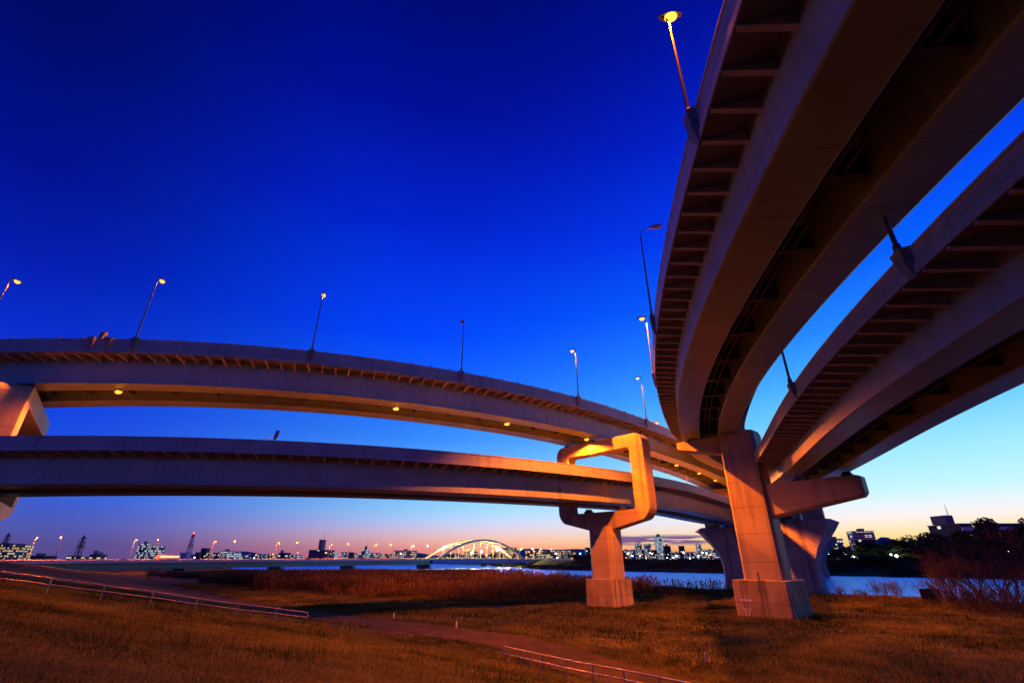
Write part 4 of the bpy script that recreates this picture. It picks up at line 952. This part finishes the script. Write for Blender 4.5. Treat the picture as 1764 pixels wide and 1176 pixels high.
# ------------------------------------------------------------------ reeds and grass
def dist_path(x,y,P):
    D2=np.full(len(x),1e9)
    for a,b in zip(P[:-1],P[1:]):
        ax,ay=a[0],a[1]; dx,dy=b[0]-ax,b[1]-ay; t=np.clip(((x-ax)*dx+(y-ay)*dy)/(dx*dx+dy*dy),0,1); D2=np.minimum(D2,np.hypot(x-ax-t*dx,y-ay-t*dy))
    return D2
PP=catmull([(x,y,0) for x,y in PATH],2.0)[:,:2]; RP=catmull([(-8.5,45.5,0),(-14,45.2,0),(-21,45.6,0),(-34,55,0),(-55,75,0),(-90,108,0),(-140,155,0)],2.0)[:,:2]
def clear(x,y):
    ok=(dist_path(x,y,PP)>2.45)&(dist_path(x,y,RP)>1.9)
    for c,h in ((pc,3.2),(c2,3.0)):
        a=(x-c.x)*DV.x+(y-c.y)*DV.y; b=(x-c.x)*HV.x+(y-c.y)*HV.y; ok&=~((abs(a)<h)&(abs(b)<h))
    return ok
def inview(x,y,m=320):
    px=882+F*x/np.maximum(y*CP+(ground(x,y)-EYE)*SP,.3); return (px>-m)&(px<1764+m)
def blades(name,x,y,h,wd,mat,lean=.35,plume=0,kind='stuff'):
    n=len(x); z=ground(x,y)-.02; a=rng.uniform(0,2*np.pi,n); la=rng.uniform(0,2*np.pi,n); l=rng.normal(0,lean,n)*h
    ux,uy=np.cos(a)*wd,np.sin(a)*wd
    b1=np.stack([x-ux,y-uy,z],-1); b2=np.stack([x+ux,y+uy,z],-1)
    mx,my=x+np.cos(la)*l*.35,y+np.sin(la)*l*.35
    m1=np.stack([mx-ux*.8,my-uy*.8,z+h*.55],-1); m2=np.stack([mx+ux*.8,my+uy*.8,z+h*.55],-1)
    tp=np.stack([x+np.cos(la)*l,y+np.sin(la)*l,z+h*np.sqrt(np.clip(1-(l/h)**2*.5,.2,1))],-1)
    V=np.stack([b1,b2,m2,m1,tp],1).reshape(-1,3); o=np.arange(n)*5
    T=np.concatenate([np.stack([o,o+1,o+2],-1),np.stack([o,o+2,o+3],-1),np.stack([o+3,o+2,o+4],-1)])
    rd=np.clip(.40+.36*vnoise(x,y,.2,5)+.26*vnoise(x,y,.75,6)+rng.normal(0,.17,n),0,1); A=np.repeat(rd,5)
    if plume:
        k=rng.random(n)<.6; m=k.sum(); t0=tp[k]; w2=plume*rng.uniform(.6,1.3,m); hh=h[k]*.17; dx,dy=np.cos(a[k])*w2,np.sin(a[k])*w2; lx,ly=np.cos(la[k])*hh*.5,np.sin(la[k])*hh*.5
        q=[t0+np.stack([0*dx,0*dx,-hh*.7],-1),t0+np.stack([dx+lx*.5,dy+ly*.5,0*dx],-1),t0+np.stack([lx,ly,hh],-1),t0+np.stack([-dx+lx*.5,-dy+ly*.5,0*dx],-1)]
        base=len(V); V=np.concatenate([V,np.stack(q,1).reshape(-1,3)]); o2=base+np.arange(m)*4
        T=np.concatenate([T,np.stack([o2,o2+1,o2+2],-1),np.stack([o2,o2+2,o2+3],-1)]); A=np.concatenate([A,np.repeat(np.clip(rd[k]+.25,0,1),4)])
    ob=fast_mesh(name,V,T,mat,kind,3,A); return ob
# short turf on the embankment slope
n=1000000; x=rng.uniform(-44,44,n); y=3.5+rng.power(1.3,n)*56
keep=inview(x,y)&clear(x,y)&(rng.random(n)<np.clip(1.25-y/52,.18,1))&((.75*x+.66*y)<30)
x,y=x[keep],y[keep]; dd=np.hypot(x,y); cl=.5+.5*vnoise(x,y,.8,7)
h=(.05+.10*np.clip(cl,0,1))*rng.uniform(.6,1.5,len(x)); blades('grass',x,y,h,(.003+.00036*dd)*rng.uniform(.6,1.3,len(x)),M['blade'],.6)
# longer grass on the flood plain
n=620000; t_=22+rng.power(1.0,n)*74; s_=rng.uniform(-45,150,n); dd_=.75*.75+.66*.66; x=(.75*t_-.66*s_)/dd_; y=(.66*t_+.75*s_)/dd_
keep=inview(x,y)&(y>15)&clear(x,y)&(vnoise(x,y,.12,9)+rng.normal(0,.4,n)>-.55)
x,y=x[keep],y[keep]; dd=np.hypot(x,y); tt=.75*x+.66*y
h=(.10+.22*np.clip(.5+.6*vnoise(x,y,.2,11),0,1)+.35*sstep(84,94,tt)*rng.random(len(x)))*rng.uniform(.6,1.4,len(x)); blades('meadow_grass',x,y,h,(.004+.00045*dd)*rng.uniform(.6,1.3,len(x)),M['blade'],.4)
# ragged weeds standing over the turf in clumps
k=520; t0=np.concatenate([rng.uniform(26,94,k-170),rng.uniform(2,22,170)]); s0=np.concatenate([rng.uniform(-40,60,k-170),rng.uniform(-18,46,170)]); m_=34
t_=np.repeat(t0,m_)+rng.normal(0,.35,k*m_)*np.repeat(rng.uniform(.5,2.2,k),m_); s_=np.repeat(s0,m_)+rng.normal(0,.35,k*m_)*np.repeat(rng.uniform(.5,2.2,k),m_); hk=np.repeat(rng.uniform(.18,.62,k),m_)
x=(.75*t_-.66*s_)/dd_; y=(.66*t_+.75*s_)/dd_
keep=inview(x,y)&(y>7)&clear(x,y); x,y,hk=x[keep],y[keep],hk[keep]
blades('tall_weeds',x,y,hk*rng.uniform(.5,1.3,len(x)),(.005+.0005*np.hypot(x,y))*rng.uniform(.6,1.3,len(x)),M['blade'],.45,.012)
# reed bed
n=300000; t_=rng.uniform(28,98,n); s_=rng.uniform(46,330,n); x=(.75*t_-.66*s_)/dd_; y=(.66*t_+.75*s_)/dd_
fr=38-6*sstep(90,140,s_)+8*vnoise(x,y,.06,13)+4*vnoise(x,y,.3,14)+12*sstep(80,50,s_)
dens=np.clip(.55+.75*vnoise(x,y,.16,15)+.3*vnoise(x,y,.6,27),.03,1)
keep=inview(x,y)&(t_>fr)&clear(x,y)&(rng.random(n)<dens)&(y<205)&~((s_<56)&(t_<74))&~((s_<64)&(rng.random(n)<.8))
x,y=x[keep],y[keep]; tt=.75*x+.66*y; ss=-.66*x+.75*y
hm=1.7+.75*vnoise(x,y,.1,16)+.35*vnoise(x,y,.42,26)+1.15*sstep(75,120,ss)-.5*sstep(40,30,tt-fr[keep]+30)
h=np.clip(np.minimum(hm,5.4-.0207*y),.25,3.2)*rng.uniform(.65,1.15,len(x)); blades('reeds',x,y,h,.02+.0002*np.hypot(x,y)*rng.uniform(.6,1.4,len(x)),M['reed'],.16,.10)
# waterside fringe
n=18000; t_=rng.normal(94,2.2,n); s_=rng.uniform(-40,62,n); x=(.75*t_-.66*s_)/dd_; y=(.66*t_+.75*s_)/dd_
keep=inview(x,y)&(vnoise(x,y,.25,18)+rng.normal(0,.3,n)>-.2)&clear(x,y); x,y=x[keep],y[keep]
blades('waterside_weeds',x,y,rng.uniform(.2,.6,len(x)),.018+.0002*np.hypot(x,y),M['reed'],.25,.05)
# bank scrub on the far shore
n=60000; t_=rng.uniform(262,312,n); s_=rng.uniform(-330,520,n); x=(.75*t_-.66*s_)/dd_; y=(.66*t_+.75*s_)/dd_
keep=inview(x,y)&(vnoise(x,y,.05,21)+rng.normal(0,.25,n)>-.1); x,y=x[keep],y[keep]
blades('far_bank_scrub',x,y,rng.uniform(.4,1.8,len(x)),np.full(len(x),.22),M['leaf'],.4)
